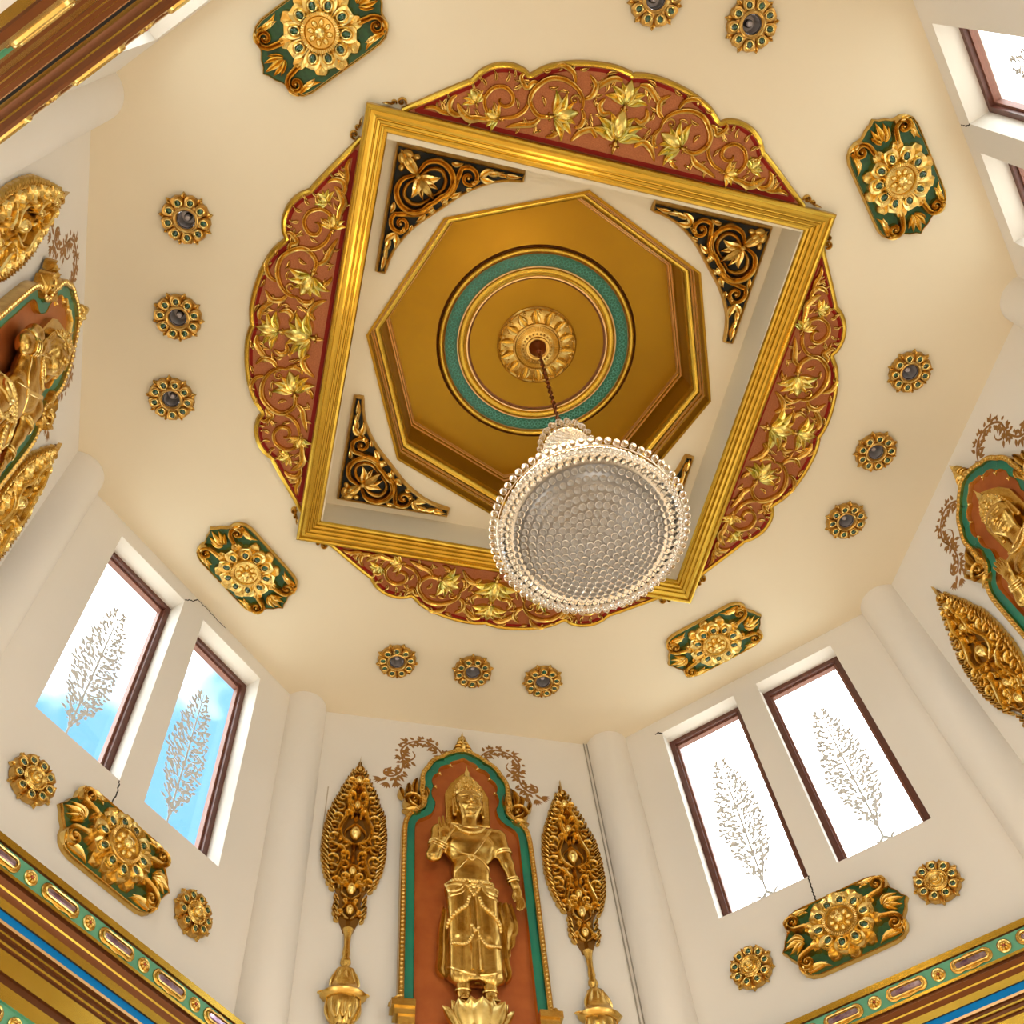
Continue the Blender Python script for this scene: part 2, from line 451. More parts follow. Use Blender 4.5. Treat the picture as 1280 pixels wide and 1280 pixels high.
ceil.add(*cdt_faces([sq, oct_r(CO_R)], lambda c: max(abs(c.x * math.cos(a) + c.y * math.sin(a)) for a in (PI / 8, 3 * PI / 8, 5 * PI / 8, 7 * PI / 8)) > CO_R * math.cos(PI / 8) - 1e-4, H + TZ, True))
ceil.build('ceiling_tray', 'plaster', smooth=0)['kind'] = 'structure'

# rounded columns in the corners
for k in range(8):
    c = OCT[k]; mb = MB()
    lathe(mb, [(0.235, 0), (0.235, H)], 40)
    o = mb.build('corner_column', 'wall'); o.location = (c[0], c[1], 0)
    tag(o, 'tall rounded cream column in a corner of the hall', 'column', 'rounded corner columns')

# ------------------------------------------------------------------ windows
def etched_tree(w, h, seed):
    """flame-shaped spray of small etched leaves standing on an S-curved foot"""
    r = random.Random(seed); mb = MB(); zc = 0.0
    stroke(mb, [(0, 0.10), (0.004, h * 0.4), (0, h * 0.97)], 0.010, 0.002, prof=FLAT, a=1, b=0.2)
    for s in (-1, 1):
        stroke(mb, [(0, 0.10), (s * 0.05, 0.05), (s * 0.10, 0.0), (s * 0.17, 0.02), (s * 0.15, 0.07)], 0.018, 0.002, prof=FLAT)
        stroke(mb, [(s * 0.04, 0.02), (s * 0.08, 0.08), (s * 0.12, 0.10)], 0.010, 0.002, prof=FLAT)
        rows = 24
        for i in range(rows):
            t = 0.17 + 0.79 * i / (rows - 1); y = t * h
            hw = w * (math.sin(PI * ((t - 0.13) / 0.87) ** 0.85) ** 0.9) * 0.5
            m = max(1, int(hw / 0.026))
            if hw > 0.05 and i % 2 == 0:
                stroke(mb, [(0, y - 0.05), (s * hw * 0.5, y - 0.02), (s * hw * 0.85, y + 0.05), (s * hw * 0.6, y + 0.09), (s * hw * 0.45, y + 0.05)], 0.009, 0.002, prof=FLAT, n=4)
            for j in range(m):
                x = s * (0.02 + (j + r.random() * 0.6) * hw / m); yy = y + r.uniform(-0.03, 0.03)
                a = r.uniform(0.2, 1.5); l = r.uniform(0.030, 0.055)
                leaf(mb, (x, yy), (x + s * math.cos(a) * l * 1.3, yy + math.sin(a) * l * 1.3), 0.015, 0.002, bend=r.uniform(-.4, .4), prof=RIDGE, n=5)
                if r.random() < 0.3: dome(mb, (x, yy - 0.02), 0.008, 0.008, 0.002, nu=6, nv=1)
    for t in (0.14, 0.18, 0.30, 0.45, 0.62):
        dome(mb, (0, t * h), 0.026, 0.036, 0.002, nu=8, nv=1)
    return mb

win_src = None; wi = 0
etch_me = etched_tree(0.40, 1.85, 5).mesh('etched_tree', 'etch', 0)
for nm in ('front_left', 'front_right', 'back_right', 'back_left'):
    for a, b in WIN_S:
        wi += 1; w2 = (b - a) / 2; z0, z1 = WIN_Z; hh = z1 - z0
        root = thing('window_%d' % wi, wall_m(WALLS[nm], (a + b) / 2, z0, AP + 0.17), kind='structure')
        # frame: four rails with a deep inner face, sash bead, pane
        fw = 0.055
        for (x0, x1, y0, y1) in ((-w2, -w2 + fw, 0, hh), (w2 - fw, w2, 0, hh), (-w2 + fw, w2 - fw, hh - fw, hh), (-w2 + fw, w2 - fw, 0, fw)):
            m_ = MB(); box(m_, (x0, y0, -0.10), (x1, y1, 0.0)); r_ = m_.build('frame_rail', 'wood', root, 0)
        s0 = w2 - fw
        for (x0, x1, y0, y1) in ((-s0, -s0 + 0.022, fw, hh - fw), (s0 - 0.022, s0, fw, hh - fw), (-s0 + 0.022, s0 - 0.022, hh - fw - 0.022, hh - fw), (-s0 + 0.022, s0 - 0.022, fw, fw + 0.022)):
            m_ = MB(); box(m_, (x0, y0, -0.09), (x1, y1, -0.035)); m_.build('sash_bead', 'wood_pink', root, 0)
        m_ = MB(); box(m_, (-s0 + 0.004, fw + 0.004, -0.066), (s0 - 0.004, hh - fw - 0.004, -0.062)); p_ = m_.build('pane', 'glass', root, 0)
        e_ = obj('etched_tree', etch_me, p_, Matrix.Translation((0, 0.13, -0.0615)))
        e_['label'] = 'grey etched foliage motif on the pane'

# ------------------------------------------------------------------ cracks, seams and conduit
def poly_ribbon(pts, w, h, jag=0.0, n=10, seed=1):
    r = random.Random(seed); P = []
    pts = [np.array(p, float) for p in pts]
    for i in range(len(pts) - 1):
        for t in np.linspace(0, 1, n, endpoint=False):
            P.append(pts[i] * (1 - t) + pts[i + 1] * t + np.array([r.uniform(-jag, jag), r.uniform(-jag, jag)]))
    P.append(pts[-1]); mb = MB()
    return mb.add(*ribbon(np.array(P), w, h, 0.0005, RIDGE))
def wall_mark(nm, name, pts, w, h, m, jag=0.0, seed=1):
    o = poly_ribbon(pts, w, h, jag, seed=seed).build(name, m, wall_ob[nm]); return o
wall_mark('front_left', 'crack', [(-0.15, -0.19), (-0.10, -0.12), (-0.06, -0.10), (-0.02, -0.012), (0.40, -0.010)], 0.006, 0.002, 'crack', 0.006, 3)
wall_mark('front_left', 'crack', [(-0.15, -2.65), (-0.135, -2.77), (-0.16, -2.95)], 0.006, 0.002, 'crack', 0.006, 4)
wall_mark('front_right', 'crack', [(-1.10, -0.18), (-1.06, -0.17), (-1.02, -0.22)], 0.008, 0.002, 'crack', 0.004, 5)
wall_mark('front_right', 'crack', [(-0.15, -2.65), (-0.165, -2.78), (-0.17, -2.92)], 0.006, 0.002, 'crack', 0.006, 6)
wall_mark('back_right', 'crack', [(0.12, -0.20), (0.09, -0.14), (0.08, -0.02)], 0.006, 0.002, 'crack', 0.006, 7)
wall_mark('right', 'plaster_seam', [(-1.52, -1.32), (-1.53, -2.15)], 0.006, 0.0015, 'seam')
wall_mark('front', 'plaster_seam', [(-1.33, -1.1), (-1.34, -1.9)], 0.006, 0.0015, 'seam')
for x, cl in ((1.40, 'grey conduit line nearer the flame ornament'), (1.437, 'grey conduit line nearer the corner column')):
    mb = MB(); tube(mb, [(x, 0, 0.008), (x, -2.0, 0.008), (x, -4.6, 0.008)], 0.007, 8)
    o = mb.build('wiring_conduit', 'conduit'); o.matrix_world = wall_m(0)
    tag(o, 'thin ' + cl, 'conduit', 'twin wall conduits')

# ------------------------------------------------------------------ cornices under the window walls
CORN = [  # (projection into the room, z) profile top to bottom, material of the face that follows
    (0.0, -3.86, 'gold_frame'), (0.185, -3.895, 'gold_frame'), (0.185, -3.945, 'brown'), (0.170, -3.950, 'cornice_green'),
    (0.170, -4.098, 'gold_frame'), (0.188, -4.100, 'gold_frame'), (0.188, -4.122, 'brown'), (0.172, -4.124, 'brown'),
    (0.172, -4.140, 'brown'), (0.176, -4.144, 'brown'), (0.150, -4.170, 'gold_frame'), (0.156, -4.176, 'gold_frame'), (0.150, -4.186, 'brown'),  # undersides coloured brown for their shade, ridge between left gold as a highlight
    (0.138, -4.200, 'brown'), (0.122, -4.212, 'gold_frame'),
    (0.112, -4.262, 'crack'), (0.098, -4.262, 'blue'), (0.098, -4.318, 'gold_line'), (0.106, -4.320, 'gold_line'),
    (0.104, -4.338, 'brown'), (0.085, -4.342, 'brown'), (0.083, -4.360, 'gold_frame'), (0.087, -4.361, 'gold_frame'), (0.085, -4.373, 'brown'),
    (0.070, -4.378, 'brown'), (0.068, -4.400, 'gold_frame'), (0.072, -4.402, 'gold_frame'), (0.068, -4.414, 'brown'), (0.055, -4.418, 'brown'),
    (0.055, -4.432, 'gold_frame'), (0.050, -4.545, 'brown'), (0.035, -4.550, 'brown'), (0.032, -4.60, 'gold_frame'),
    (0.045, -4.602, 'gold_frame'), (0.045, -4.69, 'cornice_green'), (0.028, -4.69, 'cornice_green'), (0.028, -4.84, 'gold_frame'),
    (0.045, -4.84, 'gold_frame'), (0.045, -4.95, 'brown'), (0.02, -4.96, 'brown'), (0.02, -5.02, 'gold_frame'), (0.0, -5.10, None)]
mb = MB(); O = [(0.15 * math.cos(a), 0.035 * math.sin(a)) for a in np.linspace(0, 2 * PI, 40, endpoint=False)]
def stadium(l, r, sc=1.0, lobes=0.0, n=14):
    P = []
    for s in (1, -1):
        for a in np.linspace(-PI / 2, PI / 2, n):
            P.append((s * l + s * r * math.cos(a), s * r * math.sin(a)))
    return np.array(P)
def scalloped(l, r):
    P = []
    for s in (1, -1):
        x = np.linspace(-l * s, l * s, 9)[:-1]
        # the long edge carries a shallow ogee, the ends are rounded
        P += [(xx, -s * (r + 0.006 * math.cos(3 * PI * xx / (2 * l)))) for xx in x]
        P += [(s * l + s * r * math.cos(a), s * r * math.sin(a)) for a in np.linspace(-PI / 2, PI / 2, 9)]
    return np.array(P)
cart_base = MB(); plate(cart_base, scalloped(0.102, 0.058), 0, 0.014, 0.005); cart_base = cart_base.mesh('cartouche_back', 'gold')
m_ = MB(); m_.add(*ribbon(stadium(0.098, 0.034), 0.010, 0.024, 0.006, ROUND, True)); cart_rim = m_.mesh('cartouche_rim', 'gold_leaf')
m_ = MB(); plate(m_, stadium(0.098, 0.021), 0.010, 0.024, 0.007); cart_gem = m_.mesh('mirror_strip', 'amethyst')
m_ = MB(); lathe(m_, [(0.052, 0), (0.052, 0.010), (0.044, 0.016), (0.036, 0.010), (0.0, 0.010)], 24); ros_rim = m_.mesh('rosette_rim', 'gold_leaf')
m_ = MB()
for k in range(6): dome(m_, P2(k * PI / 3, 0.021), 0.015, 0.012, 0.018, k * PI / 3, 0.008, 8, 3)
ros_pet = m_.mesh('rosette_petals', 'gold')
m_ = MB(); dome(m_, (0, 0), 0.010, 0.010, 0.014, 0, 0.014, 8, 3); ros_gem = m_.mesh('rosette_stone', 'gem_red')
ti = 0
for nm, phase, lb in (('front_left', -0.12, 'a'), ('front_right', 0.475, 'b'), ('back_left', 0.10, 'c')):
    ti += 1; ext = HS + 0.05
    root = thing('trim_%d' % ti, wall_m(WALLS[nm], 0, 0), kind='structure')
    i = 0
    while i < len(CORN) - 1:
        j = i; m_ = CORN[i][2]
        while j < len(CORN) - 1 and CORN[j][2] == m_: j += 1
        seg = CORN[i:j + 1]; mb = MB()
        V = [(s, z, p) for s in (-ext, ext) for p, z, _ in seg]; k = len(seg)
        mb.add(V, [(q, q + 1, k + q + 1, k + q) for q in range(k - 1)])
        nmx = {'gold_frame': 'gold_moulding', 'brown': 'brown_shaded_fillet', 'cornice_green': 'green_frieze', 'blue': 'blue_band', 'gold_line': 'pale_fillet', 'crack': 'shadow_groove'}[m_]
        mb.build(nmx, m_, root, 30)
        i = j
    per = 0.505
    for row_z, pr, ph in ((-4.024, 0.170, phase), (-4.765, 0.028, phase - 0.15)):
        k0 = math.floor((-HS + 0.1 - ph) / per)
        for k in range(k0, k0 + 9):
            x = ph + k * per
            if abs(x) < HS - 0.16:
                r_ = obj('rosette', ros_rim, root, Matrix.Translation((x, row_z, pr))); p_ = obj('petals', ros_pet, r_); obj('stone', ros_gem, r_)
            x += per / 2
            if abs(x) < HS - 0.22:
                c_ = obj('cartouche', cart_base, root, Matrix.Translation((x, row_z, pr))); obj('cartouche_rim', cart_rim, c_); obj('mirror_strip', cart_gem, c_)
# ------------------------------------------------------------------ octagonal coffer
def oct_band(prof, name, m, parent, smooth=30):
    mb = MB(); k = len(prof)
    V = [(r * math.cos(q * PI / 4), r * math.sin(q * PI / 4), z) for q in range(8) for r, z in prof]
    mb.add(V, [(q * k + j, q * k + j + 1, ((q + 1) % 8) * k + j + 1, ((q + 1) % 8) * k + j) for q in range(8) for j in range(k - 1)])
    return mb.build(name, m, parent, smooth)
coffer = thing('octagonal_coffer', Matrix.Translation((0, 0, H)), 'deep octagonal gold coffer sunk into the white ceiling tray above the chandelier', 'coffer')
oct_band([(1.685, 0.435), (1.660, 0.435), (1.655, 0.560), (1.648, 0.565)], 'lip_moulding', 'gold_panel', coffer)
oct_band([(1.648, 0.565), (1.640, 0.562), (1.637, 0.580), (1.634, 0.584)], 'pale_fillet', 'gold_line', coffer)
oct_band([(1.634, 0.584), (1.628, 0.605)], 'outer_flat', 'gold_panel', coffer)
oct_band([(1.628, 0.605), (1.620, 0.602), (1.617, 0.622), (1.614, 0.626)], 'pale_fillet', 'gold_line', coffer)
oct_band([(1.614, 0.626), (1.614, 0.655)], 'outer_flat', 'gold_panel', coffer)
oct_band([(1.614 - 0.010 * t, 0.655 - 0.004 * math.sin(PI * t)) for t in np.linspace(0, 1, 3)] + [(1.604 - 0.046 * math.sin(t), 0.703 - 0.048 * math.cos(t)) for t in np.linspace(0.1, PI / 2, 9)] + [(1.556, 0.76)], 'roll_moulding', 'gold_frame', coffer, 50)
oct_band([(1.556 - 0.030 * t, 0.76 + 0.26 * math.sin(t * PI / 2)) for t in np.linspace(0, 1, 6)] + [(1.520, 1.045)], 'cove_moulding', 'gold_panel', coffer)
oct_band([(1.520, 1.045), (1.511, 1.043), (1.508, 1.062)], 'pale_fillet', 'gold_line', coffer)
oct_band([(1.508, 1.062), (1.500, 1.085)], 'inner_flat', 'gold_panel', coffer)
oct_band([(1.500, 1.085), (1.491, 1.083), (1.488, 1.10), (1.480, 1.12)], 'pale_fillet', 'gold_line', coffer)
mb = MB(); mb.add([(*P2(k * PI / 4, 1.49), 1.12) for k in range(8)], [tuple(reversed(range(8)))]); mb.build('panel', 'gold_panel', coffer, 0)
PZ = 1.12
def ring(prof, name, m, n=96):
    mb = MB(); lathe(mb, [(r, PZ - w) for r, w in prof], n)
    mb.f = [tuple(reversed(f)) for f in mb.f]
    return mb.build(name, m, coffer, 50)
ring([(1.005, 0), (1.00, 0.012), (0.99, 0.016), (0.985, 0.005)], 'brown_ring', 'brown')
ring([(0.985, 0.005)] + [(0.958 + 0.027 * math.cos(t), 0.005 + 0.03 * math.sin(t)) for t in np.linspace(0, PI, 8)], 'outer_ring', 'gold_frame')
ring([(0.932, 0.004), (0.925, 0.022), (0.918, 0.010)], 'pale_ring', 'gold_line')
ring([(0.918, 0.008), (0.802, 0.008)], 'green_band', 'band_green')
ring([(0.802, 0.010), (0.797, 0.020), (0.790, 0.020), (0.785, 0.012)], 'pale_ring', 'gold_line')
ring([(0.785, 0.016)] + [(0.755 + 0.03 * math.cos(t), 0.014 + 0.016 * math.sin(t)) for t in np.linspace(0, PI, 8)] + [(0.71, 0.022)], 'inner_ring', 'gold_frame')
ring([(0.71, 0.022), (0.705, 0.034), (0.694, 0.034), (0.69, 0.004)], 'pale_ring', 'gold_line')
ring([(0.69, 0.004), (0.675, 0.002), (0.67, -0.001)], 'brown_ring', 'brown')
lace = MB()
for ph, am in ((0, 0.040), (PI, 0.040), (PI / 2, 0.024), (-PI / 2, 0.024)):
    a = np.linspace(0, 2 * PI, 720, endpoint=False); r = 0.86 + am * np.sin(44 * a + ph)
    V, F = ribbon(np.stack([r * np.cos(a), r * np.sin(a)], 1), 0.0026, 0.002, 0, RIDGE, True)
    V[:, 2] = PZ - 0.009 - V[:, 2]; lace.add(V, [tuple(reversed(f)) for f in F])
for k in range(88):
    a = k * 2 * PI / 88
    V, F = MB(), None; t_ = MB(); dome(t_, P2(a, 0.86 + (0.016 if k % 2 else -0.016)), 0.007, 0.007, 0.004, 0, 0, 6, 2)
    vv = t_.v[0].copy(); vv[:, 2] = PZ - 0.009 - vv[:, 2]; lace.add(vv, [tuple(reversed(f)) for f in t_.f])
lo = lace.build('lace_pattern', 'lace', coffer); lo['kind'] = 'stuff'
for zz, w in ((0.887, 1), (0.833, 1)): pass

# ceiling rose above the chandelier
rose = thing('ceiling_rose', ceil_m(0, 0, 0, PZ), 'round gilded ceiling rose of acanthus leaves where the chandelier chain starts', 'ceiling rose')
mb = MB(); lathe(mb, [(0.40, 0), (0.40, 0.02), (0.385, 0.032), (0.37, 0.02), (0.36, 0.03), (0.24, 0.05), (0.235, 0.06), (0.0, 0.06)], 64); mb.build('dish', 'gold', rose)
m_ = MB()
leaf(m_, (0.235, 0), (0.375, 0.02), 0.050, 0.045, 0.035, 0.12, GROOVE); dome(m_, (0.355, -0.03), 0.018, 0.014, 0.03, 0, 0.035, 8, 3)
scroll(m_, (0.325, 0.045), 0.030, 2.0, 1.1, 0.010, 0.03, 0.035, n=14)
ac = m_.mesh('acanthus_leaf', 'gold_leaf')
for k in range(14): obj('acanthus_leaf', ac, rose, Matrix.Rotation(2 * PI * k / 14, 4, 'Z'))
mb = MB(); lathe(mb, [(0.245, 0.05), (0.24, 0.075), (0.225, 0.08), (0.215, 0.07), (0.17, 0.085), (0.12, 0.10), (0.115, 0.115), (0.10, 0.115), (0.098, 0.10), (0, 0.10)], 64); mb.build('inner_dish', 'gold', rose)
mb = MB()
for k in range(72):
    a = 2 * PI * k / 72; V, F = ribbon([P2(a, 0.17), P2(a, 0.215)], 0.0055, 0.016, 0.078, ROUND); mb.add(V, F); dome(mb, P2(a, 0.232), 0.0075, 0.0075, 0.012, 0, 0.078, 6, 2)
mb.build('fluted_ring', 'gold_leaf', rose)['kind'] = 'stuff'
mb = MB()
for k in range(24): dome(mb, P2(2 * PI * k / 24, 0.142), 0.014, 0.012, 0.02, 0, 0.088, 8, 3)
mb.build('bead_ring', 'gold_old', rose)['kind'] = 'stuff'

# ------------------------------------------------------------------ square frame
FR = [(2.0, 0), (2.0, 0.085), (1.992, 0.10), (1.975, 0.105), (1.962, 0.098), (1.956, 0.080), (1.930, 0.082), (1.912, 0.075), (1.906, 0.062),
      (1.898, 0.062), (1.892, 0.070), (1.874, 0.064), (1.866, 0.045), (1.858, 0.045), (1.852, 0.052), (1.838, 0.046), (1.832, 0.022), (1.812, 0.020), (1.80, 0.0)]
FO = (-0.03, -0.03)
frame = thing('square_ceiling_frame', ceil_m(0, FO[1], math.radians(0.45)), 'square moulded gold frame around the recessed white ceiling tray', 'frame')
for k in range(4):
    mb = MB(); kk = len(FR); V = []
    for s in (-1, 1): V += [(s * h_, h_, w_) for h_, w_ in FR]
    mb.add(V, [(kk + j, kk + j + 1, j + 1, j) for j in range(kk - 1)])
    mb.f = [tuple(f) for f in mb.f]
    o = mb.build('frame_rail', 'gold_frame', frame, 25); o.matrix_local = Matrix.Rotation(k * PI / 2, 4, 'Z')

# ------------------------------------------------------------------ lunette panels
def lotus(name, parent, c, ang, s, z0=0.02, m='lotus_gold', mb_only=False):
    """open lotus: bud in the middle, petals fanned on both sides, small calyx"""
    root = None; parts = []
    c = np.array(c, float)
    def at(a, r): return c + P2(ang + a, r * s)
    b = MB(); bud(b, at(0, 0.115), 0.115 * s, 0.070 * s, 0.080 * s, ang, z0)
    root = b.build(name, m, parent)
    for a, l, w, bend in ((0.42, 0.20, 0.030, -0.18), (-0.42, 0.20, 0.030, 0.18), (0.85, 0.21, 0.030, -0.22), (-0.85, 0.21, 0.030, 0.22), (1.30, 0.20, 0.028, -0.25), (-1.30, 0.20, 0.028, 0.25)):
        p = MB(); leaf(p, at(a * 0.6, 0.03), at(a, l * 1.10), w * 1.75 * s, 0.048 * s, z0, bend, GROOVE); p.build('petal', m, root)
    p = MB(); dome(p, at(PI, 0.005), 0.030 * s, 0.022 * s, 0.05 * s, ang, z0, 10, 3); leaf(p, at(PI, 0.0), at(PI, 0.085), 0.018 * s, 0.03 * s, z0)
    for q in (1, -1): dome(p, at(q * 2.2, 0.035), 0.013 * s, 0.013 * s, 0.04 * s, 0, z0, 8, 3)
    p.build('calyx', 'gold', root)
    return root

def vine_leaf(name, parent, pts, w, lobes, m='gold', z0=0.02, h=0.030):
    """curling acanthus spray: a ribbed stroke with lobes on its outer side"""
    w *= 1.6; b = MB(); P = cr(pts, 7); k = tp(len(P), 0.35, 0.04)
    b.add(*ribbon(P, w * k, h * (0.5 + 0.5 * k), z0, GROOVE))
    T = np.gradient(P, axis=0); T /= np.maximum(np.linalg.norm(T, axis=1, keepdims=True), 1e-9)
    for t, side, l in lobes:
        i = int(t * (len(P) - 1)); n = np.array([-T[i][1], T[i][0]]) * side
        base = P[i] + n * w * 0.3; tip = P[i] + n * (w * 0.4 + l * 1.15) + T[i] * l * 1.0
        leaf(b, base, tip, l * 0.36, h * 0.85, z0, 0.25 * side, VEIN, 7)
    return b.build(name, m, parent)

def stem(parent, pts, w, m='gold', h=0.028, z0=0.02, name='vine', a=0.8, b=0.3):
    mb = MB(); stroke(mb, pts, w * 1.25, h * 1.15, z0, a, b, GROOVE); return mb.build(name, m, parent)

HALF = [(1.73, 2.012), (1.60, 2.10), (1.45, 2.205), (1.34, 2.28), (1.255, 2.335)]
LOBE1 = [(1.245, 2.335), (1.18, 2.425), (1.08, 2.495), (0.96, 2.525), (0.86, 2.515), (0.80, 2.485)]
LOBE2 = [(0.79, 2.490), (0.68, 2.575), (0.52, 2.640), (0.34, 2.680), (0.16, 2.695), (0.03, 2.680), (0.0, 2.668)]
half = np.vstack([cr(HALF, 5), cr(LOBE1, 5), cr(LOBE2, 5)])
arcp = np.vstack([half, (half[:-1] * [-1, 1])[::-1]])      # right to left over the top
outline = np.vstack([arcp, [(-1.73, 2.002), (1.73, 2.002)]])

def make_lunette():
    root = thing('carved_lunette', Matrix.Identity(4))
    b = MB(); plate(b, outline, 0.0, 0.022); b.build('backboard', 'terracotta', root)
    b = MB(); b.add(*ribbon(offset(arcp, 0.020, False), 0.026, 0.042, 0.0, ROUND)); b.build('gold_rim', 'gold_frame', root)
    b = MB(); b.add(*ribbon(offset(arcp, 0.058, False)[3:-3], 0.014, 0.006, 0.021, FLAT)); b.build('crimson_line', 'crimson', root)
    b = MB(); b.add(*ribbon(np.array([(-1.60, 2.024), (0, 2.024), (1.60, 2.024)]), 0.018, 0.006, 0.021, FLAT)); b.build('crimson_line', 'crimson', root)
    # centre lotuses
    lotus('lotus_flower', root, (0, 2.13), PI / 2, 1.12); lotus('lotus_flower', root, (0, 2.415), PI / 2, 0.86)
    for s in (-1, 1):
        mi = lambda pts: [(s * x, y) for x, y in pts]
        sl = lambda ls: [(t, q * s, l) for t, q, l in ls]
        # beside the centre
        vine_leaf('acanthus_leaf', root, mi([(0.10, 2.35), (0.16, 2.33), (0.20, 2.38), (0.17, 2.45)]), 0.020, sl([(.4, -1, .04), (.7, -1, .035)]))
        vine_leaf('acanthus_leaf', root, mi([(0.16, 2.14), (0.22, 2.19), (0.30, 2.15), (0.36, 2.065)]), 0.022, sl([(.35, 1, .045), (.65, 1, .04)]))
        vine_leaf('acanthus_leaf', root, mi([(0.07, 2.60), (0.14, 2.60), (0.21, 2.55), (0.27, 2.48)]), 0.022, sl([(.3, -1, .05), (.6, -1, .05), (.8, 1, .03)]))
        # second lotus and its vine loop
        lotus('lotus_flower', root, (s * 0.555, 2.215), PI / 2 + s * 1.22, 0.92)
        stem(root, mi([(0.56, 2.21), (0.66, 2.20), (0.735, 2.26), (0.755, 2.33), (0.72, 2.41), (0.64, 2.485), (0.53, 2.505), (0.42, 2.47), (0.345, 2.40), (0.325, 2.31)]), 0.022)
        b = MB(); scroll(b, (s * 0.405, 2.375), 0.050, (0 if s > 0 else PI) + s * 3.4, s * -1.25, 0.014, 0.032, 0.02, n=20); b.build('scroll', 'gold', root)
        vine_leaf('acanthus_leaf', root, mi([(0.33, 2.40), (0.28, 2.44), (0.27, 2.52), (0.34, 2.585)]), 0.020, sl([(.4, 1, .05), (.7, 1, .045), (.6, -1, .03)]))
        vine_leaf('acanthus_leaf', root, mi([(0.43, 2.50), (0.47, 2.57), (0.56, 2.60), (0.63, 2.575)]), 0.017, sl([(.4, 1, .03), (.7, -1, .03)]))
        vine_leaf('acanthus_leaf', root, mi([(0.34, 2.33), (0.30, 2.27), (0.31, 2.20), (0.36, 2.17)]), 0.016, sl([(.5, -1, .04)]))
        vine_leaf('acanthus_leaf', root, mi([(0.70, 2.43), (0.76, 2.43), (0.80, 2.38), (0.86, 2.44), (0.84, 2.49)]), 0.018, sl([(.35, 1, .05), (.7, -1, .035)]))
        vine_leaf('acanthus_leaf', root, mi([(0.64, 2.19), (0.69, 2.13), (0.78, 2.10), (0.90, 2.055)]), 0.022, sl([(.3, -1, .05), (.55, 1, .04), (.75, -1, .04)]))
        vine_leaf('acanthus_leaf', root, mi([(0.43, 2.08), (0.47, 2.11), (0.52, 2.07), (0.57, 2.055)]), 0.015, sl([(.5, 1, .03)]))
        # outer spiral with its buds
        stem(root, mi([(0.755, 2.31), (0.775, 2.22), (0.85, 2.145), (0.96, 2.115)]), 0.017)
        stem(root, mi([(0.97, 2.10), (1.06, 2.13), (1.105, 2.22), (1.06, 2.315), (0.97, 2.345), (0.895, 2.30), (0.89, 2.235), (0.94, 2.205), (0.985, 2.225), (0.985, 2.26)]), 0.017, b=0.25)
        for x, y, a in ((0.90, 2.35, 2.3), (0.97, 2.385, 1.7), (1.05, 2.375, 1.2), (1.115, 2.32, 0.7), (1.14, 2.25, 0.3)):
            b = MB(); e = np.array([x, y]); d_ = P2(a, 0.075); leaf(b, (s * x, y), (s * (x + d_[0]), y + d_[1]), 0.018, 0.03, 0.02, 0.3 * s, VEIN, 7); dome(b, (s * (x + d_[0]), y + d_[1]), 0.011, 0.011, 0.03, 0, 0.02, 8, 3); b.build('leaflet', 'gold', root)
        lotus('lotus_bud', root, (s * 0.955, 2.105), PI / 2 - s * 1.45, 0.55)
        lotus('lotus_bud', root, (s * 1.16, 2.17), PI / 2 - s * 0.55, 0.52)
        # tail of curling leaves running into the corner
        vine_leaf('acanthus_leaf', root, mi([(1.03, 2.08), (1.12, 2.07), (1.20, 2.055), (1.27, 2.10), (1.31, 2.15)]), 0.026, sl([(.25, 1, .05), (.45, -1, .03), (.6, 1, .05)]))
        vine_leaf('acanthus_leaf', root, mi([(1.22, 2.09), (1.30, 2.06), (1.36, 2.09), (1.36, 2.16), (1.32, 2.21)]), 0.020, sl([(.5, -1, .045), (.75, -1, .03)]))
        vine_leaf('acanthus_leaf', root, mi([(1.30, 2.06), (1.40, 2.055), (1.48, 2.075), (1.56, 2.055)]), 0.016, sl([(.35, 1, .06), (.6, 1, .03)]))
        # small filling leaves and tendrils
        for p0, p1, w, bd in (((0.25, 2.30), (0.21, 2.24), 0.018, .3), ((0.45, 2.13), (0.50, 2.06), 0.018, .2), ((0.62, 2.42), (0.55, 2.45), 0.018, .3), ((0.66, 2.34), (0.63, 2.27), 0.020, -.3), ((0.47, 2.42), (0.55, 2.40), 0.016, .3), ((0.70, 2.53), (0.64, 2.545), 0.018, .2),
                              ((0.84, 2.40), (0.86, 2.33), 0.018, .3), ((0.83, 2.22), (0.87, 2.29), 0.016, .2), ((0.42, 2.60), (0.35, 2.635), 0.018, .2), ((0.20, 2.62), (0.12, 2.645), 0.018, -.2), ((1.00, 2.16), (1.04, 2.22), 0.018, .3), ((1.20, 2.27), (1.23, 2.32), 0.016, .2),
                              ((1.42, 2.12), (1.40, 2.17), 0.016, .2), ((0.62, 2.09), (0.66, 2.06), 0.016, .2), ((0.24, 2.42), (0.23, 2.36), 0.018, .3), ((0.30, 2.26), (0.26, 2.22), 0.014, -.3), ((0.91, 2.44), (0.93, 2.49), 0.016, .2), ((1.16, 2.35), (1.20, 2.39), 0.015, .2)):
            b = MB(); leaf(b, (s * p0[0], p0[1]), (s * p1[0], p1[1]), w, 0.030, 0.02, bd * s, VEIN, 7); dome(b, (s * p0[0], p0[1]), 0.012, 0.012, 0.03, 0, 0.02, 8, 3); b.build('leaflet', 'gold', root)
        # corner finial scrolls
        b = MB(); scroll(b, (s * 1.735, 2.055), 0.038, PI / 2 + s * 1.9, s * -1.3, 0.013, 0.04, 0.0, n=20)
        scroll(b, (s * 1.795, 2.038), 0.024, PI / 2 + s * 1.9, s * -1.2, 0.010, 0.034, 0.0, n=16)
        leaf(b, (s * 1.80, 2.022), (s * 1.885, 2.016), 0.012, 0.03, 0.0, 0.1 * s); b.build('corner_scroll', 'gold', root)
    return root
lun = make_lunette()
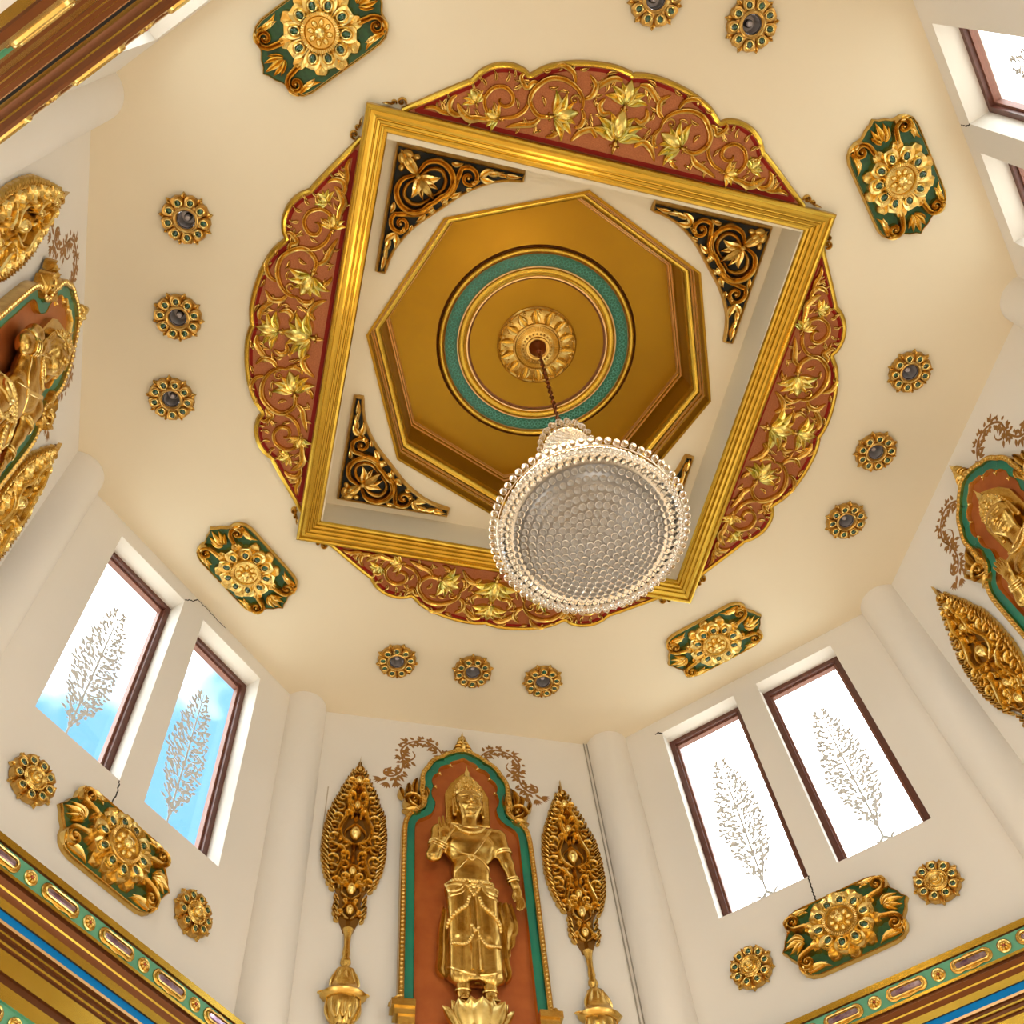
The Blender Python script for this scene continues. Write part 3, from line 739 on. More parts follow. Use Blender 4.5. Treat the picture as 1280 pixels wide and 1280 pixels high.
LUN = [(0, 'carved red-brown lunette with lotus vines on the frame side facing the blue-paned window'),]
names = {0: 'gilt lotus lunette on the frame edge farthest from the three niches in view',
         90: 'gilt lotus lunette on the frame edge nearest the niche with two painted sprays',
         180: 'gilt lotus lunette partly behind the hanging crystal chandelier',
         270: 'gilt lotus lunette on the frame edge facing the niche next to the stepped cornice'}
for k, a in enumerate((0, 90, 180, 270)):
    m = ceil_m(0, FO[1], math.radians(a + 0.45))
    if k == 0: lun.matrix_world = m; o = lun
    else: o = copy_tree(lun, None, m)
    tag(o, names[a], 'carved panel', 'lotus lunettes around the square frame')

# ------------------------------------------------------------------ corner spandrels inside the tray
def make_spandrel():
    root = thing('corner_spandrel', Matrix.Identity(4))
    # local: the right angle at (0,0), legs along +u and +v
    L = 1.10; tip = 0.075
    hyp = cr([(L, tip), (0.96, 0.100), (0.82, 0.150), (0.635, 0.270), (0.450, 0.450), (0.270, 0.635), (0.150, 0.82), (0.100, 0.96), (tip, L)], 7)
    O = np.vstack([[(0, 0)], hyp[:1] * [1, 0], hyp, hyp[-1:] * [0, 1]])
    b = MB(); plate(b, O, 0.0, 0.045, 0.006); b.build('lacquer_board', 'black_green', root)
    edge = np.vstack([np.linspace((0, 0), (L, 0), 8)[:-1], np.linspace((L, 0), (L, tip), 3)[:-1], hyp, np.linspace((tip, L), (0, L), 3)[1:], np.linspace((0, L), (0, 0), 8)[1:-1]])
    b = MB(); b.add(*ribbon(offset(edge, 0.004), 0.020, 0.056, 0.0, ROUND, True)); b.build('gold_rim', 'gold_old', root)
    z = 0.042
    # heart-shaped centre flower: outer double outline, inner leaves, long middle petal
    for s in (0, 1):
        f = (lambda p: (p[0], p[1])) if s == 0 else (lambda p: (p[1], p[0]))
        T = lambda P: [f(p) for p in P]; q = 1 if s == 0 else -1
        b = MB(); stroke(b, T([(0.205, 0.185), (0.265, 0.085), (0.375, 0.055), (0.475, 0.11), (0.515, 0.21), (0.485, 0.30), (0.43, 0.345), (0.385, 0.40)]), 0.034, 0.060, z, 0.4, 0.7, GROOVE); b.build('heart_scroll', 'gold', root)
        b = MB(); stroke(b, T([(0.225, 0.205), (0.30, 0.135), (0.39, 0.125), (0.445, 0.19), (0.435, 0.275), (0.37, 0.345)]), 0.022, 0.065, z, 0.4, 0.4, ROUND); b.build('heart_scroll', 'gold', root)
        b = MB(); leaf(b, f((0.225, 0.215)), f((0.405, 0.185)), 0.052, 0.06, z, 0.20 * q, VEIN); b.build('petal', 'gold_leaf', root)
        b = MB(); leaf(b, f((0.25, 0.235)), f((0.40, 0.29)), 0.036, 0.06, z, -0.1 * q, VEIN); b.build('petal', 'gold', root)
        for c_, rx, ry, an in (((0.10, 0.050), 0.055, 0.034, 0.2), ((0.175, 0.062), 0.038, 0.030, 0.0), ((0.125, 0.10), 0.05, 0.03, 0.6)):
            b = MB(); dome(b, f(c_), rx, ry, 0.045, an if s == 0 else PI / 2 - an, z); b.build('lobe', 'gold', root)
        # scroll and leaves towards the tip
        b = MB(); scroll(b, f((0.635, 0.138)), 0.100, (PI / 2 if s == 0 else 0) + q * 2.3, q * 1.35, 0.034, 0.060, z, tail=T([(0.47, 0.335), (0.52, 0.27)]), prof=GROOVE); b.build('scroll', 'gold', root)
        for p0, p1, w, bd in (((0.50, 0.32), (0.60, 0.262), 0.032, .2), ((0.47, 0.050), (0.57, 0.030), 0.028, .2), ((0.73, 0.11), (0.83, 0.028), 0.038, -.2), ((0.73, 0.11), (0.865, 0.120), 0.036, .2), ((0.50, 0.36), (0.46, 0.415), 0.028, .2), ((0.63, 0.235), (0.70, 0.215), 0.024, .1),
                              ((0.78, 0.065), (0.925, 0.028), 0.032, .15), ((0.86, 0.060), (0.99, 0.078), 0.024, -.2), ((0.94, 0.045), (1.085, 0.036), 0.026, .1), ((0.44, 0.385), (0.505, 0.325), 0.028, .1), ((0.66, 0.17), (0.74, 0.135), 0.024, .2)):
            b = MB(); leaf(b, f(p0), f(p1), w, 0.052, z, bd * q, VEIN, 7); b.build('leaflet', 'gold_leaf', root)
    b = MB(); leaf(b, (0.225, 0.225), (0.385, 0.385), 0.050, 0.085, z, 0, ROUND); b.build('petal', 'gold', root)
    b = MB(); leaf(b, (0.195, 0.195), (0.028, 0.028), 0.060, 0.045, z, 0, VEIN); b.build('corner_leaf', 'gold', root)
    b = MB(); dome(b, (0.215, 0.215), 0.036, 0.036, 0.08, 0, z); b.build('knop', 'gold', root)
    return root
sp = make_spandrel()
spn = ['black and gold carved corner spandrel nearest the stepped cornice overhead', 'black and gold carved corner spandrel opposite the windows with a sawn-off view',
       'black and gold carved corner spandrel mostly hidden by the chandelier', 'black and gold carved corner spandrel nearest the window pair with a blue pane']
spn[1] = 'black and gold carved corner spandrel facing the steeply seen window pair'
for k, (sx, sy) in enumerate(((-1, -1), (1, -1), (1, 1), (-1, 1))):
    # legs run back along both sides from the corner
    u = Vector((0, -sy, 0)) if sx * sy > 0 else Vector((-sx, 0, 0))
    w = Vector((0, 0, -1)); v = w.cross(u)
    m = Matrix(((u.x, v.x, w.x, sx * 1.69), (u.y, v.y, w.y, sy * 1.71), (0, 0, -1, H + TZ), (0, 0, 0, 1)))
    # make sure both legs point inwards
    if v.x * sx > 0 or v.y * sy > 0:
        u = Vector((0, -sy, 0)) if u.x else Vector((-sx, 0, 0)); v = w.cross(u)
        m = Matrix(((u.x, v.x, w.x, sx * 1.69), (u.y, v.y, w.y, sy * 1.71), (0, 0, -1, H + TZ), (0, 0, 0, 1)))
    if k == 0: sp.matrix_world = m; o = sp
    else: o = copy_tree(sp, None, m)
    tag(o, spn[k], 'carved spandrel', 'corner spandrels in the ceiling tray')
# ------------------------------------------------------------------ oblong medallions
MED_Q = [(0.555, 0.0), (0.525, 0.035), (0.505, 0.085), (0.470, 0.130), (0.462, 0.150), (0.462, 0.165), (0.462, 0.205), (0.440, 0.255), (0.395, 0.293), (0.330, 0.310), (0.22, 0.312), (0.10, 0.312), (0.0, 0.312)]
_q = np.array(MED_Q)
med_out = np.vstack([_q, (_q * [-1, 1])[::-1][1:], (_q * [-1, -1])[1:], (_q * [1, -1])[::-1][1:-1]])
def petal_mesh(r0, r1, w, h, m, name, n=10):
    """broad round-ended cupped petal along +u with a raised lip and a dished middle"""
    mb = MB(); V = []; F = []; k = 9
    for i in range(n):
        q = i / (n - 1)
        hw = w * (0.45 + 0.55 * math.sin(min(1, q / 0.55) * PI / 2)) if q < 0.55 else w * math.sqrt(max(0.0, 1 - ((q - 0.55) / 0.45) ** 2)) + 0.001
        for j in range(k):
            c = -1 + 2 * j / (k - 1)
            edge = max(abs(c), max(0, (q - 0.55) / 0.45))
            hh = 0.0 if edge > 0.995 else (0.62 + 0.38 * math.sin(PI * min(1, edge / 0.78) / 2) ** 2) * min(1, (1 - edge) * 5)
            V.append((r0 + (r1 - r0) * q, -c * hw, h * hh * (0.55 + 0.45 * math.sin(q * PI * 0.8))))
    for i in range(n - 1):
        for j in range(k - 1): F.append((i * k + j, i * k + j + 1, (i + 1) * k + j + 1, (i + 1) * k + j))
    mb.add(V, F)
    return mb
def gem_mesh(r, s):
    mb = MB(); bud(mb, (r, 0), s * 1.25, s * 0.85, s * 0.8, 0, 0, 8, 7); return mb

def make_medallion():
    root = thing('oblong_medallion', Matrix.Identity(4))
    b = MB(); plate(b, med_out, 0.0, 0.030, 0.006); b.build('backplate', 'gold_old', root)
    fld = med_out * [0.97, 0.95]
    b = MB(); plate(b, fld, 0.029, 0.034); b.build('green_field', 'green', root)
    b = MB(); dd = np.vstack([cr(med_out[i:i + 2], 3)[:-1] if False else med_out[i:i + 1] for i in range(len(med_out))]); b.add(*ribbon(dd * 0.985, 0.011, 0.046, 0.0, ROUND, True)); b.build('rim', 'gold', root)
    z = 0.030
    outer = petal_mesh(0.15, 0.338, 0.070, 0.046, 'gold', 'petal')
    om = outer.mesh('outer_petal', 'gold'); 
    inner = petal_mesh(0.115, 0.298, 0.086, 0.075, 'gold_leaf', 'petal'); im = inner.mesh('petal', 'gold_leaf')
    g1 = MB(); g1.add(*ribbon(np.array([(0.198 + 0.040 * math.cos(a), 0.032 * math.sin(a)) for a in np.linspace(0, 2 * PI, 14, endpoint=False)]), 0.009, 0.020, 0.062, ROUND, True)); sm = g1.mesh('setting', 'gold_leaf')
    g2 = gem_mesh(0.196, 0.036); gm = g2.mesh('stone', 'gem')
    for k in range(10):
        a = 2 * PI * k / 10
        sq_ = Matrix.Scale(0.92, 4, (0, 1, 0))
        obj('outer_petal', om, root, sq_ @ Matrix.Translation((0, 0, z)) @ Matrix.Rotation(a + PI / 10, 4, 'Z'))
        p = obj('petal', im, root, sq_ @ Matrix.Translation((0, 0, z)) @ Matrix.Rotation(a, 4, 'Z'))
        s = obj('setting', sm, p); g = obj('stone', gm, p, Matrix.Translation((0, 0, 0.060))); g['label'] = 'green glass stone'
    b = MB(); lathe(b, [(0.150, z + 0.03), (0.150, z + 0.085), (0.140, z + 0.10), (0.118, z + 0.098), (0.108, z + 0.08), (0.0, z + 0.075)], 48); b.build('boss_ring', 'gold', root)
    b = MB()
    for k in range(52):
        a = 2 * PI * k / 52; b.add(*ribbon([P2(a, 0.122), P2(a, 0.143)], 0.005, 0.012, z + 0.095, ROUND))
    b.build('fluting', 'gold_leaf', root)['kind'] = 'stuff'
    for k in range(8):
        b = MB(); dome(b, P2(2 * PI * k / 8, 0.070), 0.030, 0.022, 0.030, 2 * PI * k / 8, z + 0.076); b.build('bead', 'gold_leaf', root)
    b = MB(); lathe(b, [(0.044, z + 0.076), (0.042, z + 0.115), (0.030, z + 0.135), (0.012, z + 0.142), (0, z + 0.144)], 24); b.build('boss', 'gold_leaf', root)
    for sx in (-1, 1):
        b = MB()
        for a, l, w in ((0, 0.200, 0.034), (0.34, 0.180, 0.028), (-0.34, 0.180, 0.028), (0.66, 0.15, 0.024), (-0.66, 0.15, 0.024)):
            b_ = MB(); c = np.array([sx * 0.325, 0]); t = c + np.array([sx * math.cos(a) * l, math.sin(a) * l * 0.9])
            leaf(b_, c + (t - c) * 0.15, t, w, 0.055, z, 0.12 * (1 if a > 0 else -1 if a < 0 else 0) * sx, GROOVE); b_.build('palmette_leaf', 'gold_leaf', root)
        for sy in (-1, 1):
            b = MB(); mi = lambda P: [(sx * x, sy * y) for x, y in P]
            a0 = math.atan2(sy * 0.2, -sx * 1.0)
            scroll(b, (sx * 0.378, sy * 0.190), 0.072, math.atan2(-sy, sx * 0.1), sx * sy * 1.35, 0.033, 0.064, z, tail=mi([(0.27, 0.095), (0.32, 0.105)]), prof=GROOVE); b.build('scroll', 'gold', root)
            b = MB(); leaf(b, (sx * 0.40, sy * 0.262), (sx * 0.205, sy * 0.288), 0.030, 0.045, z, 0.25 * sx * sy, GROOVE)
            leaf(b, (sx * 0.325, sy * 0.235), (sx * 0.235, sy * 0.235), 0.026, 0.045, z, -0.2 * sx * sy, VEIN); leaf(b, (sx * 0.43, sy * 0.165), (sx * 0.415, sy * 0.275), 0.028, 0.05, z, -0.3 * sx * sy, VEIN)
            b.build('corner_leaf', 'gold_leaf', root)
    return root
med = make_medallion()
places = [(ceil_m(2.40, 2.42, math.radians(135)), 'oblong gilded medallion on the ceiling above the window pair with all-white panes'),
          (ceil_m(-2.43, 2.40, math.radians(225)), 'oblong gilded medallion on the ceiling above the window pair with a blue pane'),
          (ceil_m(2.44, -2.40, math.radians(45)), 'oblong gilded medallion on the ceiling beside the steeply seen window pair'),
          (ceil_m(-2.40, -2.46, math.radians(315)), 'oblong gilded medallion on the ceiling next to the stepped cornice'),
          (wall_m(45, -0.03, -3.24), 'oblong gilded medallion on the wall below the window pair with all-white panes'),
          (wall_m(315, 0.0, -3.24), 'oblong gilded medallion on the wall below the window pair with a blue pane')]
for k, (m, lb) in enumerate(places):
    if k == 0: med.matrix_world = m; o = med
    else: o = copy_tree(med, None, m)
    tag(o, lb, 'medallion', 'oblong medallions')

# ------------------------------------------------------------------ round rosettes, with or without a lamp
def make_rosette(lamp):
    R = 0.21 if lamp else 0.195
    root = thing('downlight' if lamp else 'wall_rosette', Matrix.Identity(4))
    prof = [(R * 0.92, 0), (R * 0.93, 0.018), (0.11, 0.026), (0.085, 0.03), (0.082, 0.0)] if lamp else [(R * 0.92, 0), (R * 0.93, 0.018), (0.06, 0.03), (0, 0.03)]
    b = MB(); lathe(b, prof, 40); b.build('backplate', 'gold_old', root)
    k_ = 9
    pm = petal_mesh(R * 0.46, R * 0.97, R * 0.29, 0.042, 'gold', 'petal').mesh('petal', 'gold_old')
    tm = MB(); leaf(tm, (R * 0.70, 0), (R * 1.06, 0), R * 0.13, 0.032, 0, 0, VEIN, 7); dome(tm, (R * 0.98, 0), R * 0.055, R * 0.055, 0.035, 0, 0, 8, 3); tm = tm.mesh('petal_tip', 'gold')
    st = MB(); st.add(*ribbon(np.array([(R * 0.68 + R * 0.145 * math.cos(a), R * 0.135 * math.sin(a)) for a in np.linspace(0, 2 * PI, 12, endpoint=False)]), R * 0.04, 0.016, 0.030, ROUND, True)); st = st.mesh('setting', 'gold_leaf')
    gm = gem_mesh(R * 0.68, R * 0.15).mesh('stone', 'gem')
    for k in range(k_):
        a = 2 * PI * k / k_
        p = obj('petal', pm, root, Matrix.Translation((0, 0, 0.012)) @ Matrix.Rotation(a, 4, 'Z')); obj('setting', st, p); g = obj('stone', gm, p, Matrix.Translation((0, 0, 0.026))); g['label'] = 'green glass stone'
        obj('petal_tip', tm, root, Matrix.Translation((0, 0, 0.006)) @ Matrix.Rotation(a + PI / k_, 4, 'Z'))
    if lamp:
        b = MB(); lathe(b, [(0.106, 0.02), (0.104, 0.050), (0.094, 0.056), (0.086, 0.050), (0.084, 0.040), (0.078, 0.040), (0.073, 0.030), (0.073, -0.001)], 40); b.build('collar', 'gold_old', root)
        b = MB(); lathe(b, [(0.072, 0.03), (0.066, -0.06), (0.060, -0.12), (0.0, -0.121)], 32); b.build('reflector_can', 'steel', root)
        b = MB(); lathe(b, [(0.0725, 0.026), (0.070, 0.020), (0.066, 0.015)], 32); b.build('dark_gasket', 'lamp_dark', root)
        b = MB(); lathe(b, [(0.030, -0.119), (0.030, -0.05), (0.027, -0.046), (0.025, -0.05), (0.0, -0.052)], 24); b.build('lamp_holder', 'lamp_dark', root)
        b = MB(); lathe(b, [(0.025, -0.06), (0.025, -0.038), (0.019, -0.024), (0.0, -0.018)], 24); b.build('bulb', 'bulb_off', root)
    else:
        b = MB(); lathe(b, [(0.096, 0.025), (0.095, 0.052), (0.086, 0.060), (0.078, 0.052), (0.070, 0.058), (0.058, 0.050), (0.045, 0.056), (0.0, 0.056)], 36); b.build('boss_ring', 'gold', root)
        b = MB()
        for k in range(30): dome(b, P2(2 * PI * k / 30, 0.086), 0.006, 0.006, 0.010, 0, 0.057, 6, 2)
        b.build('bead_ring', 'gold_leaf', root)['kind'] = 'stuff'
        b = MB(); lathe(b, [(0.044, 0.05), (0.042, 0.075), (0.032, 0.088), (0.018, 0.086), (0.015, 0.094), (0.006, 0.099), (0, 0.10)], 24); b.build('boss', 'gold_leaf', root)
    return root
dl = make_rosette(True)
row_lb = ['gilded rosette downlight facing the edge-on niche, end of its row nearest the stepped cornice', 'gilded rosette downlight facing the edge-on niche, middle of its row of three', 'gilded rosette downlight facing the edge-on niche, end of its row nearest the white-paned window',
          'gilded rosette downlight facing the conduit-wall niche, end of its row nearest the blue-paned window', 'gilded rosette downlight facing the conduit-wall niche, middle of its row of three', 'gilded rosette downlight facing the conduit-wall niche, end of its row nearest the conduits',
          'gilded rosette downlight facing the seam-wall niche, end of its row farthest from the conduits', 'gilded rosette downlight facing the seam-wall niche, middle of its row of three', 'gilded rosette downlight facing the seam-wall niche, end of its row nearest the conduits',
          'gilded rosette downlight opposite the conduit wall, partly out of sight', 'gilded rosette downlight opposite the conduit wall, whole and beyond the frame']
for k, (x, y) in enumerate(LAMPS):
    m = ceil_m(x, y, 0.35 * k)
    if k == 0: dl.matrix_world = m; o = dl
    else: o = copy_tree(dl, None, m)
    tag(o, row_lb[k], 'downlight', 'ceiling downlights')
wr = make_rosette(False)
for k, (ang, s, lb) in enumerate(((45, -0.87, 'round gilded rosette on the wall between the oblong medallion and the conduit side column'), (45, 0.78, 'round gilded rosette below the all-white window farther from the conduits'),
                                  (315, -0.81, 'round gilded rosette below the white-paned window beside the blue one'), (315, 0.83, 'round gilded rosette below the blue-paned window'))):
    m = wall_m(ang, s, -3.23)
    if k == 0: wr.matrix_world = m; o = wr
    else: o = copy_tree(wr, None, m)
    tag(o, lb, 'rosette', 'wall rosettes')

# ------------------------------------------------------------------ chandelier
ch = thing('crystal_chandelier', Matrix.Translation((0, 0, H)), 'large crystal ball chandelier with glowing bell top hanging on a bronze chain', 'chandelier')
mb = MB(); lathe(mb, [(0.088, 1.03), (0.088, 1.01), (0.070, 0.985), (0.035, 0.955), (0.022, 0.93), (0, 0.928)], 28); mb.f = [tuple(reversed(f)) for f in mb.f]; mb.build('canopy_cup', 'chain', ch)
a = np.linspace(0, 2 * PI, 14, endpoint=False)
lk = MB(); tube(lk, np.stack([0.019 * np.cos(a), 0 * a, 0.036 * np.sin(a)], 1), 0.0055, 6, True); lk = lk.mesh('chain_link', 'chain')
zc = 0.90; k = 0
CT = -1.25; RZ = -2.66
while zc > CT + 0.16:
    obj('chain_link', lk, ch, Matrix.Translation((0, 0, zc)) @ Matrix.Rotation(PI / 2 * (k % 2), 4, 'Z')); zc -= 0.058; k += 1
mb = MB(); tube(mb, [(0.012 * math.cos(z * 9), 0.012 * math.sin(z * 9), z) for z in np.linspace(0.93, CT + 0.1, 60)], 0.004, 5); mb.build('supply_wire', 'chain', ch)
mb = MB(); lathe(mb, [(0.02, CT + 0.16), (0.04, CT + 0.10), (0.13, CT + 0.03), (0.165, CT + 0.01), (0.165, CT - 0.03), (0.12, CT - 0.05)], 32); mb.build('crown_plate', 'champagne', ch)
def bell_r(z):
    t = (CT - 0.02 - z) / (CT - 0.02 - RZ - 0.06)
    return 0.16 + 0.16 * t + 0.275 * t ** 1.6
zs_ = np.linspace(CT - 0.05, RZ + 0.06, 14)
for k in range(20):
    q = 2 * PI * k / 20; mb = MB(); tube(mb, [((bell_r(z) - 0.03) * math.cos(q), (bell_r(z) - 0.03) * math.sin(q), z) for z in zs_], 0.006, 5); mb.build('bell_rib', 'champagne', ch)
mb = MB(); lathe(mb, [(0.56, RZ + 0.065), (0.610, RZ + 0.05), (0.625, RZ + 0.005), (0.610, RZ - 0.03), (0.57, RZ - 0.045), (0.515, RZ - 0.02), (0.48, RZ)], 64); mb.build('rim_dish', 'champagne', ch)
mb = MB(); tube(mb, [(0.640 * math.cos(q), 0.640 * math.sin(q), RZ + 0.02) for q in np.linspace(0, 2 * PI, 72, endpoint=False)], 0.005, 6, True); mb.build('rim_wire', 'champagne', ch)
def sphere(r, nu=12, nv=8):
    V = [(0, 0, r)]; F = []
    for j in range(1, nv):
        p = PI * j / nv
        for i in range(nu): q = 2 * PI * i / nu; V.append((r * math.sin(p) * math.cos(q), r * math.sin(p) * math.sin(q), r * math.cos(p)))
    V.append((0, 0, -r))
    for i in range(nu): F.append((0, 1 + i, 1 + (i + 1) % nu))
    for j in range(nv - 2):
        for i in range(nu): F.append((1 + j * nu + i, 1 + (j + 1) * nu + i, 1 + (j + 1) * nu + (i + 1) % nu, 1 + j * nu + (i + 1) % nu))
    e = 1 + (nv - 1) * nu
    for i in range(nu): F.append((e, e - nu + (i + 1) % nu, e - nu + i))
    return np.array(V), F
V, F = sphere(0.0245, 16, 10); m_ = MB(); m_.add(V, F); ball = m_.mesh('crystal_ball', 'crystal', 180)
nb = 0; rest = MB(); sV, sF = sphere(0.0225, 12, 8); tV, tF = sphere(0.0165, 8, 6)
for k in range(72):
    q = 2 * PI * k / 72; obj('crystal_ball', ball, ch, Matrix.Translation((0.672 * math.cos(q), 0.672 * math.sin(q), RZ + 0.02 + 0.006 * math.sin(k * 2.3)))); nb += 1
for k in range(18):
    q = 2 * PI * k / 18; obj('crystal_ball', ball, ch, Matrix.Translation((0.190 * math.cos(q), 0.190 * math.sin(q), CT + 0.04))); nb += 1
for k in range(12):
    q = 2 * PI * (k + .5) / 12; rest.add(sV + [0.12 * math.cos(q), 0.12 * math.sin(q), CT + 0.085], sF)
for k in range(22):
    q = 2 * PI * k / 22; rest.add(sV + [0.215 * math.cos(q), 0.215 * math.sin(q), CT - 0.05], sF)
# basket underneath: concentric rings of balls on a shallow dome
for k in range(0, 12):
    R = 0.0515 * k; n = max(1, int(2 * PI * R / 0.0530)); z = RZ - 0.255 + 0.19 * (R / 0.53) ** 2.2
    for i in range(n):
        q = 2 * PI * (i + 0.5 * (k % 2)) / n; p = (R * math.cos(q), R * math.sin(q), z)
        if nb < 300: obj('crystal_ball', ball, ch, Matrix.Translation(p)); nb += 1
        else: rest.add(sV + p, sF)
for dz in (0.0, 0.045):
    for k in range(68): q = 2 * PI * (k + (dz > 0.01) * .5) / 68; rest.add(sV + [0.585 * math.cos(q), 0.585 * math.sin(q), RZ - 0.055 + dz], sF)
mb = MB(); lathe(mb, [(0.0, RZ - 0.175), (0.25, RZ - 0.15), (0.42, RZ - 0.08), (0.52, RZ - 0.03), (0.535, RZ - 0.012)], 48); mb.build('basket_frame', 'frame_dark', ch)
for k in range(64):
    q = 2 * PI * k / 64
    for j, z in enumerate(np.arange(CT - 0.09, RZ + 0.05, -0.033)):
        if k % 2 and bell_r(z) < 0.36: continue
        r = bell_r(z) + 0.004; rest.add(tV + [r * math.cos(q + j * 0.049), r * math.sin(q + j * 0.049), z], tF)
for R, dz in ((0.625, -0.040), (0.61, -0.055)):
    n = int(2 * PI * R / 0.036)
    for k in range(n): q = 2 * PI * k / n; rest.add(tV + [R * math.cos(q), R * math.sin(q), RZ + dz], tF)
o = rest.build('crystal_strands', 'crystal', ch, 180); o['kind'] = 'stuff'
V, F = sphere(0.022, 10, 8)
m_ = MB(); m_.add(V * [1, 1, 1.5], F); blb = m_.mesh('bulb', 'bulb_on')
for k in range(12):
    q = 2 * PI * (k + .5) / 12; obj('bulb', blb, ch, Matrix.Translation((0.26 * math.cos(q), 0.26 * math.sin(q), RZ + 0.28)))
for k in range(6):
    q = 2 * PI * (k + .5) / 6; obj('bulb', blb, ch, Matrix.Translation((0.10 * math.cos(q), 0.10 * math.sin(q), RZ + 0.85)))
li = bpy.data.lights.new('chandelier_lamp', 'POINT'); li.energy = 40; li.color = (1.0, 0.80, 0.52); li.shadow_soft_size = 0.15
lo = bpy.data.objects.new('chandelier_lamp', li); COL.objects.link(lo); lo.parent = ch; lo.location = (0, 0, RZ + 0.6)
# ------------------------------------------------------------------ statues: smooth-blended bodies meshed with surface nets
def sd_cone(P, a, b, ra, rb):
    a, b = np.array(a), np.array(b); d = b - a
    t = np.clip(((P - a) @ d) / (d @ d), 0, 1)
    return np.linalg.norm(P - a - t[..., None] * d, axis=-1) - (ra + (rb - ra) * t)
def sd_ell(P, c, r):
    r = np.array(r); q = (P - np.array(c)) / r; k = np.linalg.norm(q, axis=-1)
    return (k - 1) * np.minimum.reduce(r) * (0.6 + 0.4 * np.clip(k, 0, 2))
def smin(a, b, k):
    h = np.clip(0.5 + 0.5 * (b - a) / k, 0, 1)
    return b * (1 - h) + a * h - k * h * (1 - h)
def sdf(P, prims, k=0.03):
    d = None
    for p in prims:
        kk = k
        if p[0] == 'c': v = sd_cone(P, *p[1:5]); kk = p[5] if len(p) > 5 else k
        else: v = sd_ell(P, *p[1:3]); kk = p[3] if len(p) > 3 else k
        d = v if d is None else (np.maximum(d, -v) if p[0] == 'sub' else smin(d, v, kk))
    return d
def surface_nets(f, lo, hi, h):
    ax = [np.arange(lo[i], hi[i] + h, h) for i in range(3)]
    n = [len(a) for a in ax]
    D = np.empty(n)
    for i in range(n[0]):
        G = np.stack(np.meshgrid(ax[0][i:i + 1], ax[1], ax[2], indexing='ij'), -1); D[i] = f(G)[0]
    S = D < 0
    cs = [n[0] - 1, n[1] - 1, n[2] - 1]
    cnt = np.zeros(cs); acc = np.zeros(cs + [3])
    corners = [(i, j, k) for i in (0, 1) for j in (0, 1) for k in (0, 1)]
    sl = lambda c: tuple(slice(c[q], c[q] + cs[q]) for q in range(3))
    for a in corners:
        for q in range(3):
            if a[q]: continue
            b = list(a); b[q] = 1
            da, db = D[sl(a)], D[sl(b)]; cross = (da < 0) != (db < 0)
            t = np.where(cross, da / np.where(cross, da - db, 1), 0)
            cnt += cross
            for e in range(3): acc[..., e] += np.where(cross, a[e] + (t if e == q else 0), 0)
    act = cnt > 0; idx = -np.ones(cs, int); idx[act] = np.arange(act.sum())
    ii = np.argwhere(act); V = (ii + acc[act] / cnt[act][:, None]) * h + np.array(lo)
    F = []
    for q in range(3):
        u, w = (q + 1) % 3, (q + 2) % 3
        s0 = [slice(1, cs[0]), slice(1, cs[1]), slice(1, cs[2])]; s0[q] = slice(0, cs[q])
        A = S[tuple(s0)]; s1 = list(s0); s1[q] = slice(1, cs[q] + 1); B = S[tuple(s1)]
        ed = np.argwhere(A != B); off = np.array([1, 1, 1]); off[q] = 0; ed = ed + off
        fl = S[tuple(ed.T)]
        def cell(du, dw):
            c = ed.copy(); c[:, u] -= du; c[:, w] -= dw; return idx[tuple(c.T)]
        Q = np.stack([cell(1, 1), cell(0, 1), cell(0, 0), cell(1, 0)], 1)
        Q[~fl] = Q[~fl][:, ::-1]
        F.append(Q)
    return V, np.concatenate(F)

